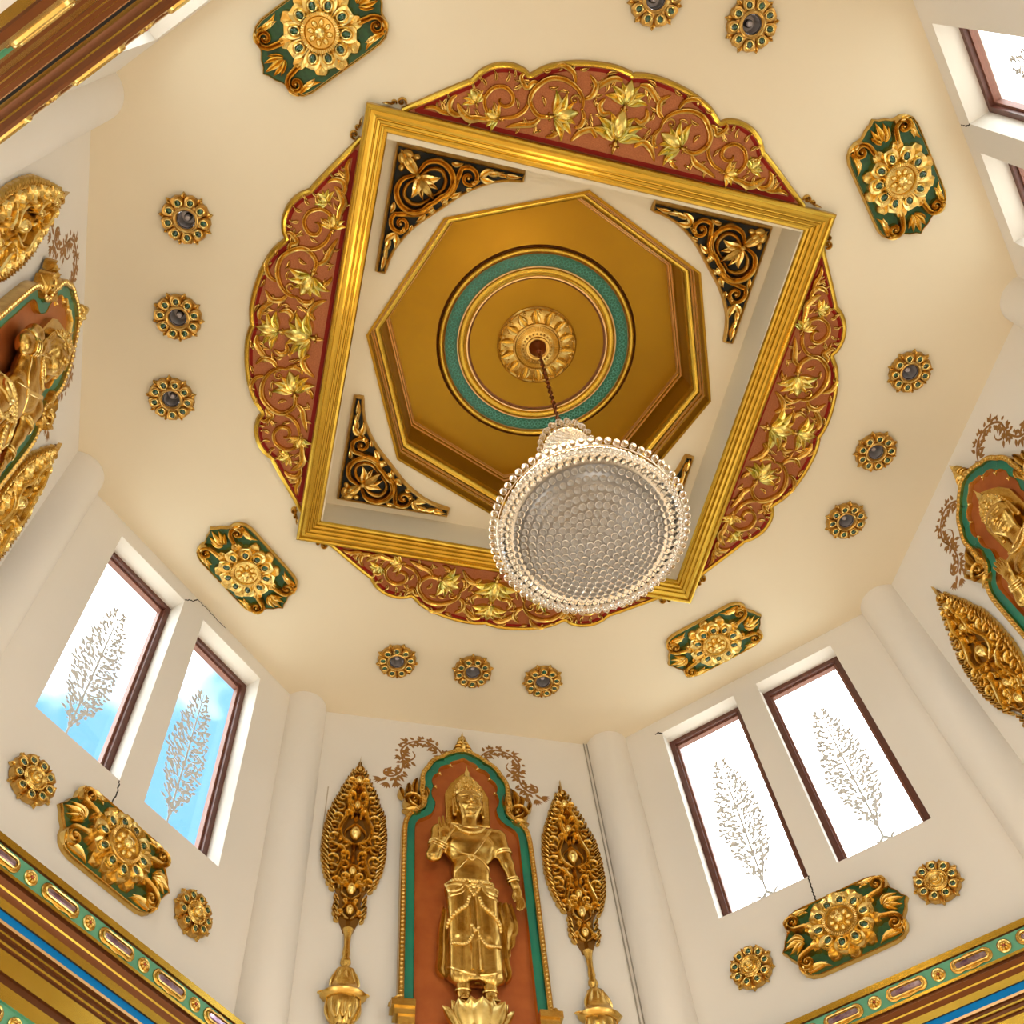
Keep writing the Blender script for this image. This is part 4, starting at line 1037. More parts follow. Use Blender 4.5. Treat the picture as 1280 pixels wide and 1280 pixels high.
body_prims = [
    ('e', (0, 1.67, 0.105), (0.245, 0.235, 0.105)), ('e', (0, 1.36, 0.11), (0.178, 0.19, 0.098), .05), ('e', (0, 1.16, 0.11), (0.215, 0.15, 0.10), .05),
    ('e', (-0.105, 1.70, 0.165), (0.105, 0.085, 0.055), .04), ('e', (0.105, 1.70, 0.165), (0.105, 0.085, 0.055), .04), ('e', (0, 1.36, 0.175), (0.12, 0.12, 0.05), .06),
    ('c', (-0.265, 1.845, 0.11), (0.265, 1.845, 0.11), 0.082, 0.082, .05), ('c', (0.005, 1.85, 0.12), (0.01, 2.06, 0.14), 0.082, 0.072, .04),
    # head: skull, jaw, cheeks, nose, brow, lips, chin, ears
    ('e', (0.015, 2.235, 0.150), (0.138, 0.155, 0.125), .02), ('e', (0.015, 2.125, 0.170), (0.108, 0.105, 0.095), .05), ('e', (-0.045, 2.15, 0.225), (0.052, 0.05, 0.038), .03), ('e', (0.075, 2.15, 0.225), (0.052, 0.05, 0.038), .03),
    ('c', (0.015, 2.245, 0.262), (0.015, 2.165, 0.298), 0.013, 0.024, .014), ('e', (-0.010, 2.158, 0.276), (0.017, 0.013, 0.014), .008), ('e', (0.040, 2.158, 0.276), (0.017, 0.013, 0.014), .008),
    ('c', (-0.095, 2.250, 0.243), (-0.012, 2.256, 0.273), 0.010, 0.013, .008), ('c', (0.042, 2.256, 0.273), (0.125, 2.250, 0.243), 0.013, 0.010, .008),
    ('e', (-0.046, 2.212, 0.254), (0.038, 0.016, 0.020), .005), ('e', (0.076, 2.212, 0.254), (0.038, 0.016, 0.020), .005),
    ('c', (-0.026, 2.116, 0.262), (0.015, 2.122, 0.276), 0.009, 0.012, .006), ('c', (0.015, 2.122, 0.276), (0.056, 2.116, 0.262), 0.012, 0.009, .006), ('c', (-0.012, 2.095, 0.263), (0.042, 2.095, 0.263), 0.012, 0.012, .005),
    ('e', (0.015, 2.050, 0.240), (0.040, 0.030, 0.030), .025), ('c', (-0.128, 2.25, 0.135), (-0.125, 2.08, 0.130), 0.028, 0.024, .012), ('c', (0.158, 2.25, 0.135), (0.155, 2.08, 0.130), 0.028, 0.024, .012),
    # raised arm with its open hand
    ('c', (-0.275, 1.82, 0.12), (-0.345, 1.505, 0.165), 0.080, 0.066, .05), ('c', (-0.345, 1.505, 0.165), (-0.262, 1.665, 0.245), 0.064, 0.044, .03),
    ('e', (-0.250, 1.735, 0.258), (0.062, 0.075, 0.028), .02), ('e', (-0.278, 1.712, 0.270), (0.022, 0.035, 0.018), .012),
    # hanging arm
    ('c', (0.285, 1.82, 0.12), (0.350, 1.52, 0.115), 0.080, 0.062, .05), ('c', (0.350, 1.52, 0.115), (0.405, 1.27, 0.125), 0.060, 0.042, .03), ('e', (0.418, 1.19, 0.130), (0.046, 0.075, 0.026), .02),
    # lower legs and feet
    ('c', (-0.105, 0.60, 0.11), (-0.110, 0.10, 0.115), 0.085, 0.052, .04), ('c', (0.105, 0.60, 0.11), (0.115, 0.10, 0.115), 0.085, 0.052, .04),
    ('c', (-0.110, 0.05, 0.10), (-0.115, 0.035, 0.225), 0.052, 0.036, .03), ('c', (0.115, 0.05, 0.10), (0.122, 0.035, 0.225), 0.052, 0.036, .03)]
for k, (du, l) in enumerate(((-0.042, 0.105), (-0.014, 0.125), (0.014, 0.118), (0.041, 0.092))):   # raised fingers
    b0 = np.array((-0.250 + du, 1.790, 0.262)); body_prims.append(('c', tuple(b0), tuple(b0 + (du * 0.22, l * 0.55, 0.002)), 0.0148, 0.0135, .006)); body_prims.append(('c', tuple(b0 + (du * 0.22, l * 0.55, 0.002)), tuple(b0 + (du * 0.25, l, 0.012)), 0.0135, 0.0115, .004))
body_prims += [('c', (-0.205, 1.720, 0.272), (-0.172, 1.765, 0.288), 0.017, 0.0145, .008), ('c', (-0.172, 1.765, 0.288), (-0.178, 1.805, 0.292), 0.0145, 0.012, .005)]
for du, l in ((-0.030, 0.125), (-0.009, 0.140), (0.012, 0.130), (0.032, 0.105)):                   # hanging fingers
    b0 = np.array((0.424 + du, 1.135, 0.132)); body_prims.append(('c', tuple(b0), tuple(b0 + (0.012, -l * .5, 0.004)), 0.0142, 0.013, .006)); body_prims.append(('c', tuple(b0 + (0.012, -l * .5, 0.004)), tuple(b0 + (0.006, -l, 0.012)), 0.013, 0.011, .004))
body_prims += [('c', (0.385, 1.195, 0.145), (0.368, 1.125, 0.165), 0.017, 0.014, .008), ('c', (0.368, 1.125, 0.165), (0.378, 1.075, 0.172), 0.014, 0.012, .005)]
for sx in (-0.113, 0.120):
    for t in range(5): body_prims.append(('c', (sx - 0.034 + 0.017 * t, 0.022, 0.245), (sx - 0.036 + 0.018 * t, 0.018, 0.272 - 0.004 * abs(t - 1)), 0.012, 0.010, .006))
skirt_prims = [('e', (0, 1.17, 0.112), (0.245, 0.13, 0.118), .05), ('c', (-0.108, 1.10, 0.115), (-0.112, 0.66, 0.125), 0.128, 0.112, .03), ('c', (0.108, 1.10, 0.115), (0.116, 0.66, 0.125), 0.128, 0.112, .03),
               ('c', (-0.112, 0.66, 0.125), (-0.118, 0.30, 0.118), 0.112, 0.106, .03), ('c', (0.116, 0.66, 0.125), (0.122, 0.30, 0.118), 0.112, 0.106, .03),
               ('c', (-0.19, 0.78, 0.06), (-0.20, 0.34, 0.06), 0.055, 0.060, .03), ('c', (0.19, 0.78, 0.06), (0.21, 0.34, 0.06), 0.055, 0.060, .03), ('c', (0, 1.05, 0.10), (0, 0.32, 0.09), 0.10, 0.10, .03),
               ('c', (-0.20, 0.285, 0.10), (-0.05, 0.262, 0.175), 0.030, 0.030, .02), ('c', (-0.05, 0.262, 0.175), (0.06, 0.262, 0.175), 0.028, 0.028, .02), ('c', (0.06, 0.262, 0.175), (0.21, 0.285, 0.10), 0.030, 0.030, .02)]
def front_w(u, v, prims, k=0.03):
    ws = np.linspace(0.40, 0.0, 161); P = np.stack([np.full(161, u), np.full(161, v), ws], -1)
    d = sdf(P, prims, k); i = np.argmax(d < 0); return float(ws[i]) if d.min() < 0 else 0.06

def make_statue():
    root = thing('deity_statue', Matrix.Identity(4))
    V, F = surface_nets(lambda P: sdf(P, body_prims, 0.03), (-0.46, -0.02, -0.02), (0.50, 2.42, 0.33), 0.0085)
    V[:, 2] = np.maximum(V[:, 2], 0.0)
    mb = MB(); mb.add(V, F.tolist()); mb.build('body', 'gold', root, 80)
    V, F = surface_nets(lambda P: sdf(P, skirt_prims, 0.03) + 0.004 * np.sin(P[..., 0] * 70 + np.sin(P[..., 1] * 5)) * (P[..., 1] < 0.62), (-0.32, 0.20, -0.01), (0.34, 1.34, 0.30), 0.012)
    mb = MB(); mb.add(V, F.tolist()); mb.build('skirt', 'gold', root, 80)
    # halo slab and crown
    hb = MB(); plate(hb, [(-0.20, 2.00), (-0.205, 2.40), (-0.15, 2.54), (-0.06, 2.66), (0.015, 2.74), (0.09, 2.66), (0.18, 2.54), (0.235, 2.40), (0.23, 2.00)][::-1], 0.0, 0.07, 0.012); hb.build('halo_slab', 'gold', root, 30)
    cb = MB(); lathe_v(cb, [(0.128, 2.325), (0.136, 2.335), (0.138, 2.362), (0.126, 2.370), (0.130, 2.40), (0.134, 2.412), (0.112, 2.430), (0.120, 2.465), (0.090, 2.485), (0.092, 2.52), (0.062, 2.545), (0.062, 2.575), (0.036, 2.60), (0.030, 2.66), (0.012, 2.70), (0.0, 2.78)], 28, (0.015, 0, 0.128), 0.85)
    crown = cb.build('crown', 'gold_leaf', root)
    tb = MB()
    for r, v, n in ((0.138, 2.350, 24), (0.132, 2.405, 20), (0.120, 2.46, 16), (0.092, 2.515, 12)):
        for k in range(n):
            q = 2 * PI * k / n; V, F = sphere(0.011, 8, 6); tb.add(V + [0.015 + r * math.cos(q), v, 0.128 + r * math.sin(q) * 0.85], F)
    tb.build('crown_beads', 'gold_leaf', crown)['kind'] = 'stuff'
    for du, v, s in ((0, 2.37, 1.0), (-0.07, 2.365, .8), (0.07, 2.365, .8), (-0.115, 2.36, .7), (0.115, 2.36, .7)):
        q = MB(); w = 0.128 + 0.85 * math.sqrt(max(0.132 ** 2 - du ** 2, 0)) - 0.005; leaf(q, (0.015 + du, v), (0.015 + du * 1.02, v + 0.105 * s), 0.032 * s, 0.022, w, 0, VEIN); q.build('crown_leaf', 'gold_leaf', crown)
    # jewellery: collar, sash, armlets, wrist bands, belt and garlands
    def loop(name, c, axis, r, t, m='gold_leaf', rows=1, gap=0.03):
        a_ = np.array(axis, float); a_ /= np.linalg.norm(a_); ref = np.array([0, 0, 1.0]) if abs(a_[2]) < 0.9 else np.array([1.0, 0, 0])
        e1 = np.cross(a_, ref); e1 /= np.linalg.norm(e1); e2 = np.cross(a_, e1); q = MB()
        for k in range(rows):
            th = np.linspace(0, 2 * PI, 20, endpoint=False); tube(q, np.array(c) + a_ * gap * k + r * (np.cos(th)[:, None] * e1 + np.sin(th)[:, None] * e2), t, 6, True)
        return q.build(name, m, root)
    loop('armlet', (0.318, 1.665, 0.118), (0.065, -0.30, 0), 0.076, 0.011, rows=2); loop('armlet', (-0.306, 1.665, 0.142), (-0.07, -0.31, 0.045), 0.077, 0.011, rows=2)
    loop('bracelet', (0.388, 1.345, 0.121), (0.055, -0.25, 0.01), 0.054, 0.010, rows=2); loop('bracelet', (-0.300, 1.590, 0.207), (0.083, 0.16, 0.08), 0.058, 0.010, rows=3, gap=0.024)
    def draped(name, pts, r, prims, m='gold_leaf', beads=0.0, lift=0.004):
        P = cr(pts, 8); Q = np.array([(x, y, front_w(x, y, prims) + lift) for x, y in P]); q = MB()
        for _ in range(2): Q[1:-1, 2] = (Q[:-2, 2] + 2 * Q[1:-1, 2] + Q[2:, 2]) / 4
        tube(q, Q, r, 6)
        if beads:
            L = np.r_[0, np.cumsum(np.linalg.norm(np.diff(Q, axis=0), axis=1))]
            for s in np.arange(0, L[-1], beads * 1.7):
                p = [np.interp(s, L, Q[:, e]) for e in range(3)]; V, F = sphere(beads, 8, 6); q.add(V + np.array(p) + [0, 0, r * 0.6], F)
        return q.build(name, m, root)
    bp, sk = body_prims, skirt_prims
    draped('collar', [(-0.16, 1.92), (-0.10, 1.835), (0.0, 1.80), (0.10, 1.835), (0.16, 1.92)], 0.013, bp, beads=0.013)
    draped('collar', [(-0.12, 1.95), (-0.07, 1.885), (0.0, 1.865), (0.07, 1.885), (0.13, 1.95)], 0.010, bp)
    for d_ in (0, 0.03, 0.06): draped('sash_fold', [(0.22 - d_ * .4, 1.90 - d_ * .3), (0.12 - d_ * .5, 1.70 - d_ * .3), (0.0 - d_ * .5, 1.52 - d_ * .5), (-0.15, 1.36 - d_ * .6)], 0.009, bp)
    draped('chest_cord', [(-0.20, 1.64), (-0.08, 1.55), (0.04, 1.52), (0.14, 1.44), (0.20, 1.36)], 0.008, bp)
    draped('pendant', [(0.0, 1.53), (0.03, 1.50), (0.0, 1.46), (-0.03, 1.50), (0.0, 1.53)], 0.009, bp, beads=0.012)
    draped('belt', [(-0.225, 1.245), (-0.10, 1.225), (0, 1.215), (0.10, 1.225), (0.225, 1.245)], 0.020, sk, beads=0.017)
    draped('belt', [(-0.235, 1.18), (-0.10, 1.155), (0, 1.145), (0.10, 1.155), (0.235, 1.18)], 0.015, sk)
    for s in (-1, 1):
        draped('hip_fold', [(s * 0.05, 1.21), (s * 0.13, 1.10), (s * 0.205, 1.09), (s * 0.225, 1.15)], 0.017, sk)
        draped('hip_fold', [(s * 0.06, 1.17), (s * 0.12, 1.06), (s * 0.22, 1.04)], 0.012, sk)
        draped('garland', [(s * 0.045, 1.03), (s * 0.075, 0.93), (s * 0.15, 0.865), (s * 0.215, 0.80), (s * 0.232, 0.755)], 0.016, sk, beads=0.019)
        draped('garland', [(s * 0.030, 0.64), (s * 0.075, 0.555), (s * 0.13, 0.535), (s * 0.21, 0.56)], 0.013, sk, beads=0.016)
        draped('hem_cord', [(s * 0.02, 0.27), (s * 0.09, 0.275), (s * 0.17, 0.30), (s * 0.235, 0.36)], 0.014, sk)
        loop('anklet', (s * 0.112, 0.155, 0.114), (0, 1, 0), 0.062, 0.010)
        # cloth falling beside the skirt
        q = MB(); Pp = cr([(s * 0.235, 1.0), (s * 0.262, 0.75), (s * 0.268, 0.52), (s * 0.285, 0.38), (s * 0.25, 0.30)], 7); q.add(*ribbon(Pp, 0.045 * tp(len(Pp), .5, .3), 0.05, 0.03, GROOVE)); q.build('cloth_fall', 'gold', root)
    for x, l in ((-0.022, 0.62), (0.022, 0.62)):
        draped('front_cloth', [(x, 1.17), (x * 1.3, 0.95), (x * 1.5, 0.7), (x * 1.8, 0.32)], 0.017, sk, m='gold')
    draped('front_knot', [(-0.05, 1.14), (0.0, 1.07), (0.05, 1.14), (0.0, 1.17), (-0.05, 1.14)], 0.016, sk, beads=0.015)
    draped('front_knot', [(-0.035, 0.74), (0.0, 0.70), (0.035, 0.74)], 0.016, sk, beads=0.018)
    # sash hanging from the lowered arm with a wavy edge
    q = MB(); E0 = cr([(0.25, 1.12), (0.245, 0.9), (0.235, 0.62), (0.26, 0.50)], 8); E1 = cr([(0.37, 1.12), (0.41, 0.90), (0.40, 0.80), (0.375, 0.75), (0.365, 0.67), (0.325, 0.62), (0.315, 0.55), (0.265, 0.50)], 4)[:len(E0) * 4]
    t0 = np.linspace(0, 1, 24); i0 = np.array([[np.interp(t, np.linspace(0, 1, len(E)), E[:, e]) for e in (0, 1)] for t in t0 for E in (E0,)]); i1 = np.array([[np.interp(t, np.linspace(0, 1, len(E1)), E1[:, e]) for e in (0, 1)] for t in t0])
    Vs, Fs = [], []
    for i in range(24):
        for j in range(9):
            c = j / 8; p = i0[i] * (1 - c) + i1[i] * c; Vs.append((p[0], p[1], 0.055 + 0.016 * math.sin(c * 13 + i * 0.12)))
    for i in range(23):
        for j in range(8): Fs.append((i * 9 + j, (i + 1) * 9 + j, (i + 1) * 9 + j + 1, i * 9 + j + 1))
    b_ = [(x, y, 0.0) for x, y, z in Vs]; q.add(Vs, Fs); q.build('hanging_sash', 'gold', root, 60)
    # lotus base
    lb = MB(); lathe_v(lb, [(0.0, -0.02), (0.205, -0.02), (0.222, -0.05), (0.222, -0.10), (0.19, -0.20), (0.14, -0.28), (0.15, -0.31), (0.18, -0.34), (0.18, -0.38), (0.0, -0.38)][::-1], 32, (0, 0, 0.115), 0.85); base = lb.build('lotus_base', 'gold', root)
    def lotus_petal(ph, r0, v0, v1, w, out):
        n, k = 9, 7; Vv, Ff = [], []
        for i in range(n):
            t = i / (n - 1); hw = w * math.sin(PI * (0.16 + 0.84 * t) ** 0.9) ** 0.7 if t < 1 else 0.002
            for j in range(k):
                c = -1 + 2 * j / (k - 1); a = ph + c * hw / r0
                r = r0 * (0.62 + 0.38 * math.sin(t * PI * 0.55)) + out * t ** 2 + 0.018 * (1 - c * c)
                Vv.append((r * math.sin(a), v0 + (v1 - v0) * t, 0.115 + r * math.cos(a) * 0.85))
        for i in range(n - 1):
            for j in range(k - 1): Ff.append((i * k + j, i * k + j + 1, (i + 1) * k + j + 1, (i + 1) * k + j))
        q = MB(); q.add(Vv, Ff); q.build('petal', 'gold_leaf', base)
    for k in range(5): lotus_petal(-1.36 + k * 0.68, 0.242, -0.24, -0.012, 0.108, 0.040)
    for k in range(6): lotus_petal(-1.70 + k * 0.68, 0.232, -0.24, 0.006, 0.092, 0.018)
    return root

# ------------------------------------------------------------------ arched niches
NB = -3.85     # foot of the niche, below the ceiling
inner_r = [(0.50, NB), (0.50, -1.62), (0.495, -1.53), (0.465, -1.465), (0.415, -1.425), (0.36, -1.385), (0.325, -1.33), (0.305, -1.26), (0.300, -1.20)]
cusp_r = [[(0.300, -1.20), (0.330, -1.13), (0.335, -1.06), (0.315, -0.985)], [(0.315, -0.985), (0.332, -0.92), (0.315, -0.845), (0.268, -0.790)],
          [(0.268, -0.790), (0.255, -0.725), (0.212, -0.68), (0.152, -0.655)], [(0.152, -0.655), (0.122, -0.605), (0.065, -0.575), (0.0, -0.53)]]
ih = np.vstack([np.linspace(inner_r[0], inner_r[1], 12)[:-1], cr(inner_r[1:], 4)] + [cr(c, 5)[1:] for c in cusp_r])
inn = np.vstack([ih, (ih[:-1] * [-1, 1])[::-1]])            # right foot, over the arch, to the left foot
def smooth_path(P, it):
    P = P.copy()
    for _ in range(it): P[1:-1] = (P[:-2] + 2 * P[1:-1] + P[2:]) / 4
    return P
sm_in = smooth_path(inn, 2)
def make_niche():
    root = thing('statue_niche', Matrix.Identity(4))
    g_mid = offset(sm_in, -0.045, False); o_mid = offset(smooth_path(inn, 14), -0.108, False)
    b = MB(); plate(b, np.vstack([offset(smooth_path(inn, 14), -0.085, False)]), 0.0, 0.012); b.build('backboard', 'niche_red', root, 0)
    b = MB(); b.add(*ribbon(g_mid, 0.040, 0.055, 0.0, FLAT)); b.build('teal_band', 'teal', root, 30)
    b = MB(); b.add(*ribbon(offset(inn, -0.004, False), 0.007, 0.062, 0.0, ROUND)); b.build('inner_lip', 'gold_leaf', root)
    b = MB(); b.add(*ribbon(o_mid, 0.026, 0.085, 0.0, FLAT)); b.build('gold_border', 'gold', root, 30)
    b = MB(); L = np.r_[0, np.cumsum(np.linalg.norm(np.diff(o_mid, axis=0), axis=1))]
    for s in np.arange(0.02, L[-1], 0.042):
        p = (np.interp(s, L, o_mid[:, 0]), np.interp(s, L, o_mid[:, 1])); dome(b, p, 0.016, 0.016, 0.016, 0, 0.083, 8, 2)
    b.build('bead_border', 'gold_leaf', root)['kind'] = 'stuff'
    for c in cusp_r[:3]:
        for s in (1, -1):
            x, y = c[-1]; b = MB(); dome(b, (s * x * 0.95, y - 0.012), 0.014, 0.014, 0.03, 0, 0.05, 8, 3); leaf(b, (s * x, y), (s * x * 1.0 - s * 0.03, y - 0.035), 0.010, 0.02, 0.05); b.build('cusp_knob', 'gold_leaf', root)
    # finial on the crown of the arch
    b = MB(); 
    for s in (-1, 1):
        for q, (x0, y0, x1, y1, w) in enumerate(((0.0, -0.42, 0.125, -0.475, 0.030), (0.0, -0.38, 0.105, -0.395, 0.028), (0.0, -0.34, 0.080, -0.325, 0.026), (0.0, -0.30, 0.058, -0.26, 0.022), (0.0, -0.25, 0.040, -0.205, 0.018))):
            b_ = MB(); leaf(b_, (s * x0, y0), (s * x1, y1), w, 0.07, 0.02, 0.22 * s, GROOVE); b_.build('finial_leaf', 'gold', root)
    b = MB(); stroke(b, [(0, -0.47), (0, -0.33), (0, -0.13)], 0.040, 0.085, 0.02, 0.9, 0.02, RIDGE); dome(b, (0, -0.40), 0.035, 0.045, 0.11, 0, 0.02); b.build('finial_spike', 'gold_leaf', root)
    for s in (1, -1):
        # beast-like scroll sitting on each shoulder
        b = MB(); scroll(b, (s * 0.520, -1.235), 0.095, -PI / 2 - s * 0.4, s * 1.45, 0.040, 0.10, 0.02, prof=GROOVE); b.build('shoulder_scroll', 'gold', root)
        for p0, p1, w, bd in (((0.455, -1.30), (0.455, -0.98), 0.055, .2), ((0.50, -1.17), (0.475, -0.88), 0.045, -.15), ((0.55, -1.15), (0.555, -0.97), 0.038, -.2), ((0.615, -1.20), (0.64, -1.04), 0.032, -.25), ((0.45, -1.36), (0.63, -1.345), 0.046, -.2), ((0.42, -1.22), (0.41, -0.98), 0.035, .2)):
            b = MB(); leaf(b, (s * p0[0], p0[1]), (s * p1[0], p1[1]), w, 0.085, 0.02, bd * s, GROOVE); b.build('shoulder_leaf', 'gold', root)
        # stepped bracket at the foot
        b = MB()
        for x0, x1, y0, y1, w in ((0.50, 0.69, -3.50, -3.44, 0.14), (0.50, 0.665, -3.56, -3.50, 0.12), (0.50, 0.63, -3.66, -3.56, 0.105), (0.50, 0.60, NB, -3.66, 0.09)):
            box(b, (min(s * x0, s * x1), y0, 0), (max(s * x0, s * x1), y1, w))
        leaf(b, (s * 0.60, -3.44), (s * 0.70, -3.42), 0.03, 0.15, 0.0, 0.1 * s); b.build('foot_bracket', 'gold', root, 20)
    return root

# ------------------------------------------------------------------ flame-shaped wall ornaments
FL = np.array([(-0.66, 0.004), (-0.80, 0.035), (-0.92, 0.062), (-1.02, 0.105), (-1.25, 0.185), (-1.50, 0.258), (-1.75, 0.285), (-1.98, 0.283), (-2.15, 0.255), (-2.30, 0.205), (-2.40, 0.135), (-2.47, 0.115), (-2.58, 0.135), (-2.66, 0.110), (-2.74, 0.068), (-2.80, 0.045)])
fw_ = lambda z: float(np.interp(-z, -FL[:, 0], FL[:, 1]))
def make_flame():
    root = thing('flame_ornament', Matrix.Identity(4)); r = random.Random(3)
    zz = np.linspace(-0.72, -2.78, 60)
    O = np.array([(fw_(z) * 0.80, z) for z in zz] + [(-fw_(z) * 0.80, z) for z in zz[::-1]])
    b = MB(); plate(b, O, 0.0, 0.015); b.build('backing', 'recess_shade_gold', root)
    b = MB(); stroke(b, [(0, -2.80), (0, -2.0), (0.0, -1.2), (0, -0.66)], 0.026, 0.06, 0.01, 0.7, 0.02, RIDGE); b.build('spine', 'gold', root)
    for z, s in ((-2.58, 0.050), (-2.36, 0.060), (-2.16, 0.050), (-1.72, 0.072), (-1.36, 0.050), (-1.02, 0.050), (-0.86, 0.030)):
        b = MB(); bud(b, (0, z + 0.01), s * 1.25, s * 0.85, s * 1.1, PI / 2, 0.03); b.build('bud', 'gold_leaf', root)
        for q in (-1, 1):
            b = MB(); stroke(b, [(q * 0.006, z - s * 1.6), (q * s * 1.2, z - s * 0.7), (q * s * 1.25, z + s * 0.5), (q * 0.012, z + s * 1.9)], 0.013, 0.045, 0.015, 0.4, 0.2); b.build('bud_sheath', 'gold', root)
    for q in (-1, 1):
        # long S-shaped ribs
        for pts in ([(0.03, -2.30), (0.10, -2.33), (0.14, -2.25), (0.11, -2.12), (0.085, -2.0), (0.12, -1.90), (0.19, -1.88)], [(0.03, -1.86), (0.12, -1.80), (0.145, -1.68), (0.10, -1.55), (0.075, -1.42), (0.11, -1.33)], [(0.025, -1.46), (0.075, -1.38), (0.08, -1.26), (0.045, -1.14), (0.06, -1.06)]):
            b = MB(); stroke(b, [(q * x, y) for x, y in pts], 0.027, 0.075, 0.012, 0.5, 0.25, GROOVE); b.build('rib', 'gold_leaf', root)
        d = 1
        for z in np.arange(-2.28, -0.98, 0.125):
            w = fw_(z); d = -d
            for fx, rr in ((0.70, 0.062), (0.32, 0.050)):
                if fx < 0.5 and (w < 0.15 or abs(z + 1.72) < 0.12): continue
                zz_ = z + (0.06 if fx < 0.5 else 0); R_ = rr * (0.55 + 0.6 * w / 0.28)
                b = MB(); scroll(b, (q * w * fx, zz_), R_, (PI / 2 if d > 0 else -PI / 2) - q * 0.6, q * d * 1.25, 0.016, 0.062, 0.012, eye=False, tail=[(q * w * (fx - 0.16), zz_ - d * R_ * 2.0), (q * w * (fx - 0.03), zz_ - d * R_ * 1.5)] if False else None, n=18); b.build('scroll', 'gold' if d > 0 else 'gold_leaf', root)
        for x, z, rr, dd in ((0.055, -2.28, 0.030, 1), (0.075, -2.60, 0.034, 1), (0.05, -2.48, 0.026, -1)):
            b = MB(); scroll(b, (q * x, z), rr, -PI / 2, q * dd * 1.3, 0.014, 0.055, 0.012, n=18); b.build('scroll', 'gold_leaf', root)
        # flickering edge leaves
        for z in np.concatenate([np.arange(-2.66, -2.44, 0.055), np.arange(-2.34, -0.84, 0.056)]):
            w = fw_(z); l = (0.035 + 0.045 * w / 0.28) * r.uniform(0.8, 1.25)
            b = MB(); leaf(b, (q * w * 0.80, z - 0.022), (q * (w + 0.010), z + l), 0.014 + 0.03 * w, 0.050, 0.006, -0.35 * q, VEIN, 7); b.build('edge_leaf', 'gold', root)
    # stem, knob and lotus cup
    b = MB(); lathe_v(b, [(0.045, -2.76), (0.030, -2.83), (0.025, -2.92), (0.034, -3.00), (0.028, -3.03), (0.042, -3.06), (0.045, -3.09), (0.030, -3.12), (0.036, -3.15)][::-1], 16, (0, 0, 0.03), 0.8); b.build('stem', 'gold', root)
    b = MB(); lathe_v(b, [(0.03, -3.14), (0.075, -3.17), (0.085, -3.22), (0.12, -3.33), (0.135, -3.36), (0.185, -3.405), (0.165, -3.43), (0.13, -3.44), (0.14, -3.50), (0.115, -3.60), (0.075, -3.66), (0.09, -3.70), (0.10, -3.78), (0.0, -3.80)][::-1], 24, (0, 0, 0.05), 0.7); cup = b.build('lotus_cup', 'gold', root)
    for k in range(5):
        a = -1.15 + k * 0.575; x = 0.142 * math.sin(a); w = 0.05 + 0.142 * 0.7 * math.cos(a) - 0.012
        b = MB(); leaf(b, (x * 0.72, -3.63), (x * 1.02, -3.43), 0.034, 0.022, w - 0.006, 0, VEIN); b.build('cup_petal', 'gold_leaf', cup)
        b = MB(); leaf(b, (x * 0.85, -3.34), (x * 0.5, -3.18), 0.026, 0.018, 0.05 + 0.085 * 0.7 * math.cos(a) - 0.002, 0, VEIN); b.build('lid_petal', 'gold_leaf', cup)
    for q in (-1, 1):
        b = MB(); leaf(b, (q * 0.13, -3.42), (q * 0.205, -3.375), 0.022, 0.05, 0.03, 0.3 * q); b.build('lip_curl', 'gold_leaf', cup)
    return root

# ------------------------------------------------------------------ stencilled leaf sprays painted on the walls
def spray_meshes():
    st = MB(); lv = MB(); r = random.Random(11)
    path1 = cr([(0.17, -0.50), (0.25, -0.36), (0.36, -0.285), (0.48, -0.295), (0.58, -0.365), (0.63, -0.47), (0.595, -0.57), (0.525, -0.585), (0.485, -0.52), (0.51, -0.455)], 8)
    path2 = cr([(0.632, -0.49), (0.605, -0.64), (0.635, -0.78), (0.72, -0.855), (0.79, -0.83), (0.785, -0.765), (0.735, -0.76)], 8)
    for P in (path1, path2): st.add(*ribbon(P, 0.011 * tp(len(P), .7, .3), 0.003, 0.0005, FLAT))
    for P, n0, ln in ((path1, 28, 0.122), (path2, 22, 0.125)):
        T = np.gradient(P, axis=0); T /= np.linalg.norm(T, axis=1, keepdims=True)
        for k in range(n0):
            i = int((k + 0.5) / n0 * (len(P) - 1)); s = 1 if k % 2 else -1
            n = np.array([-T[i][1], T[i][0]]) * s; d = n * 0.8 + T[i] * r.uniform(0.2, 0.7); d /= np.linalg.norm(d)
            if i > 0.62 * len(P) and s < 0: continue
            b0 = P[i] + n * 0.016; l = ln * r.uniform(0.6, 1.1) * (0.75 if s > 0 else 1.0)
            if i > 0.78 * len(P): continue
            for da, ll in ((0, 1.0), (0.75, 0.8), (-0.75, 0.8)) if k % 3 else ((0, 1.0),):
                c, s_ = math.cos(da), math.sin(da); d2 = np.array([d[0] * c - d[1] * s_, d[0] * s_ + d[1] * c])
                leaf(lv, b0 + d2 * 0.014, b0 + d2 * l * ll, 0.0175, 0.003, 0.0005, r.uniform(-.15, .15), RIDGE, 8)
    for c, a0 in (((0.76, -0.95), -1.2), ((0.83, -0.90), -0.5), ((0.68, -0.93), -1.9)):
        for k in range(5):
            a = a0 - 0.7 + k * 0.35; leaf(lv, c, np.array(c) + P2(a, 0.085), 0.013, 0.003, 0.0005, 0, RIDGE, 6)
    return st, lv
st, lv = spray_meshes()
def flip(mb):
    o = MB(); V = np.concatenate(mb.v) * [-1, 1, 1]; o.add(V, [tuple(reversed(f)) for f in mb.f]); return o
SPR = {1: (st.mesh('stem', 'stencil', 0), lv.mesh('leaves', 'stencil', 0)), -1: (flip(st).mesh('stem', 'stencil', 0), flip(lv).mesh('leaves', 'stencil', 0))}

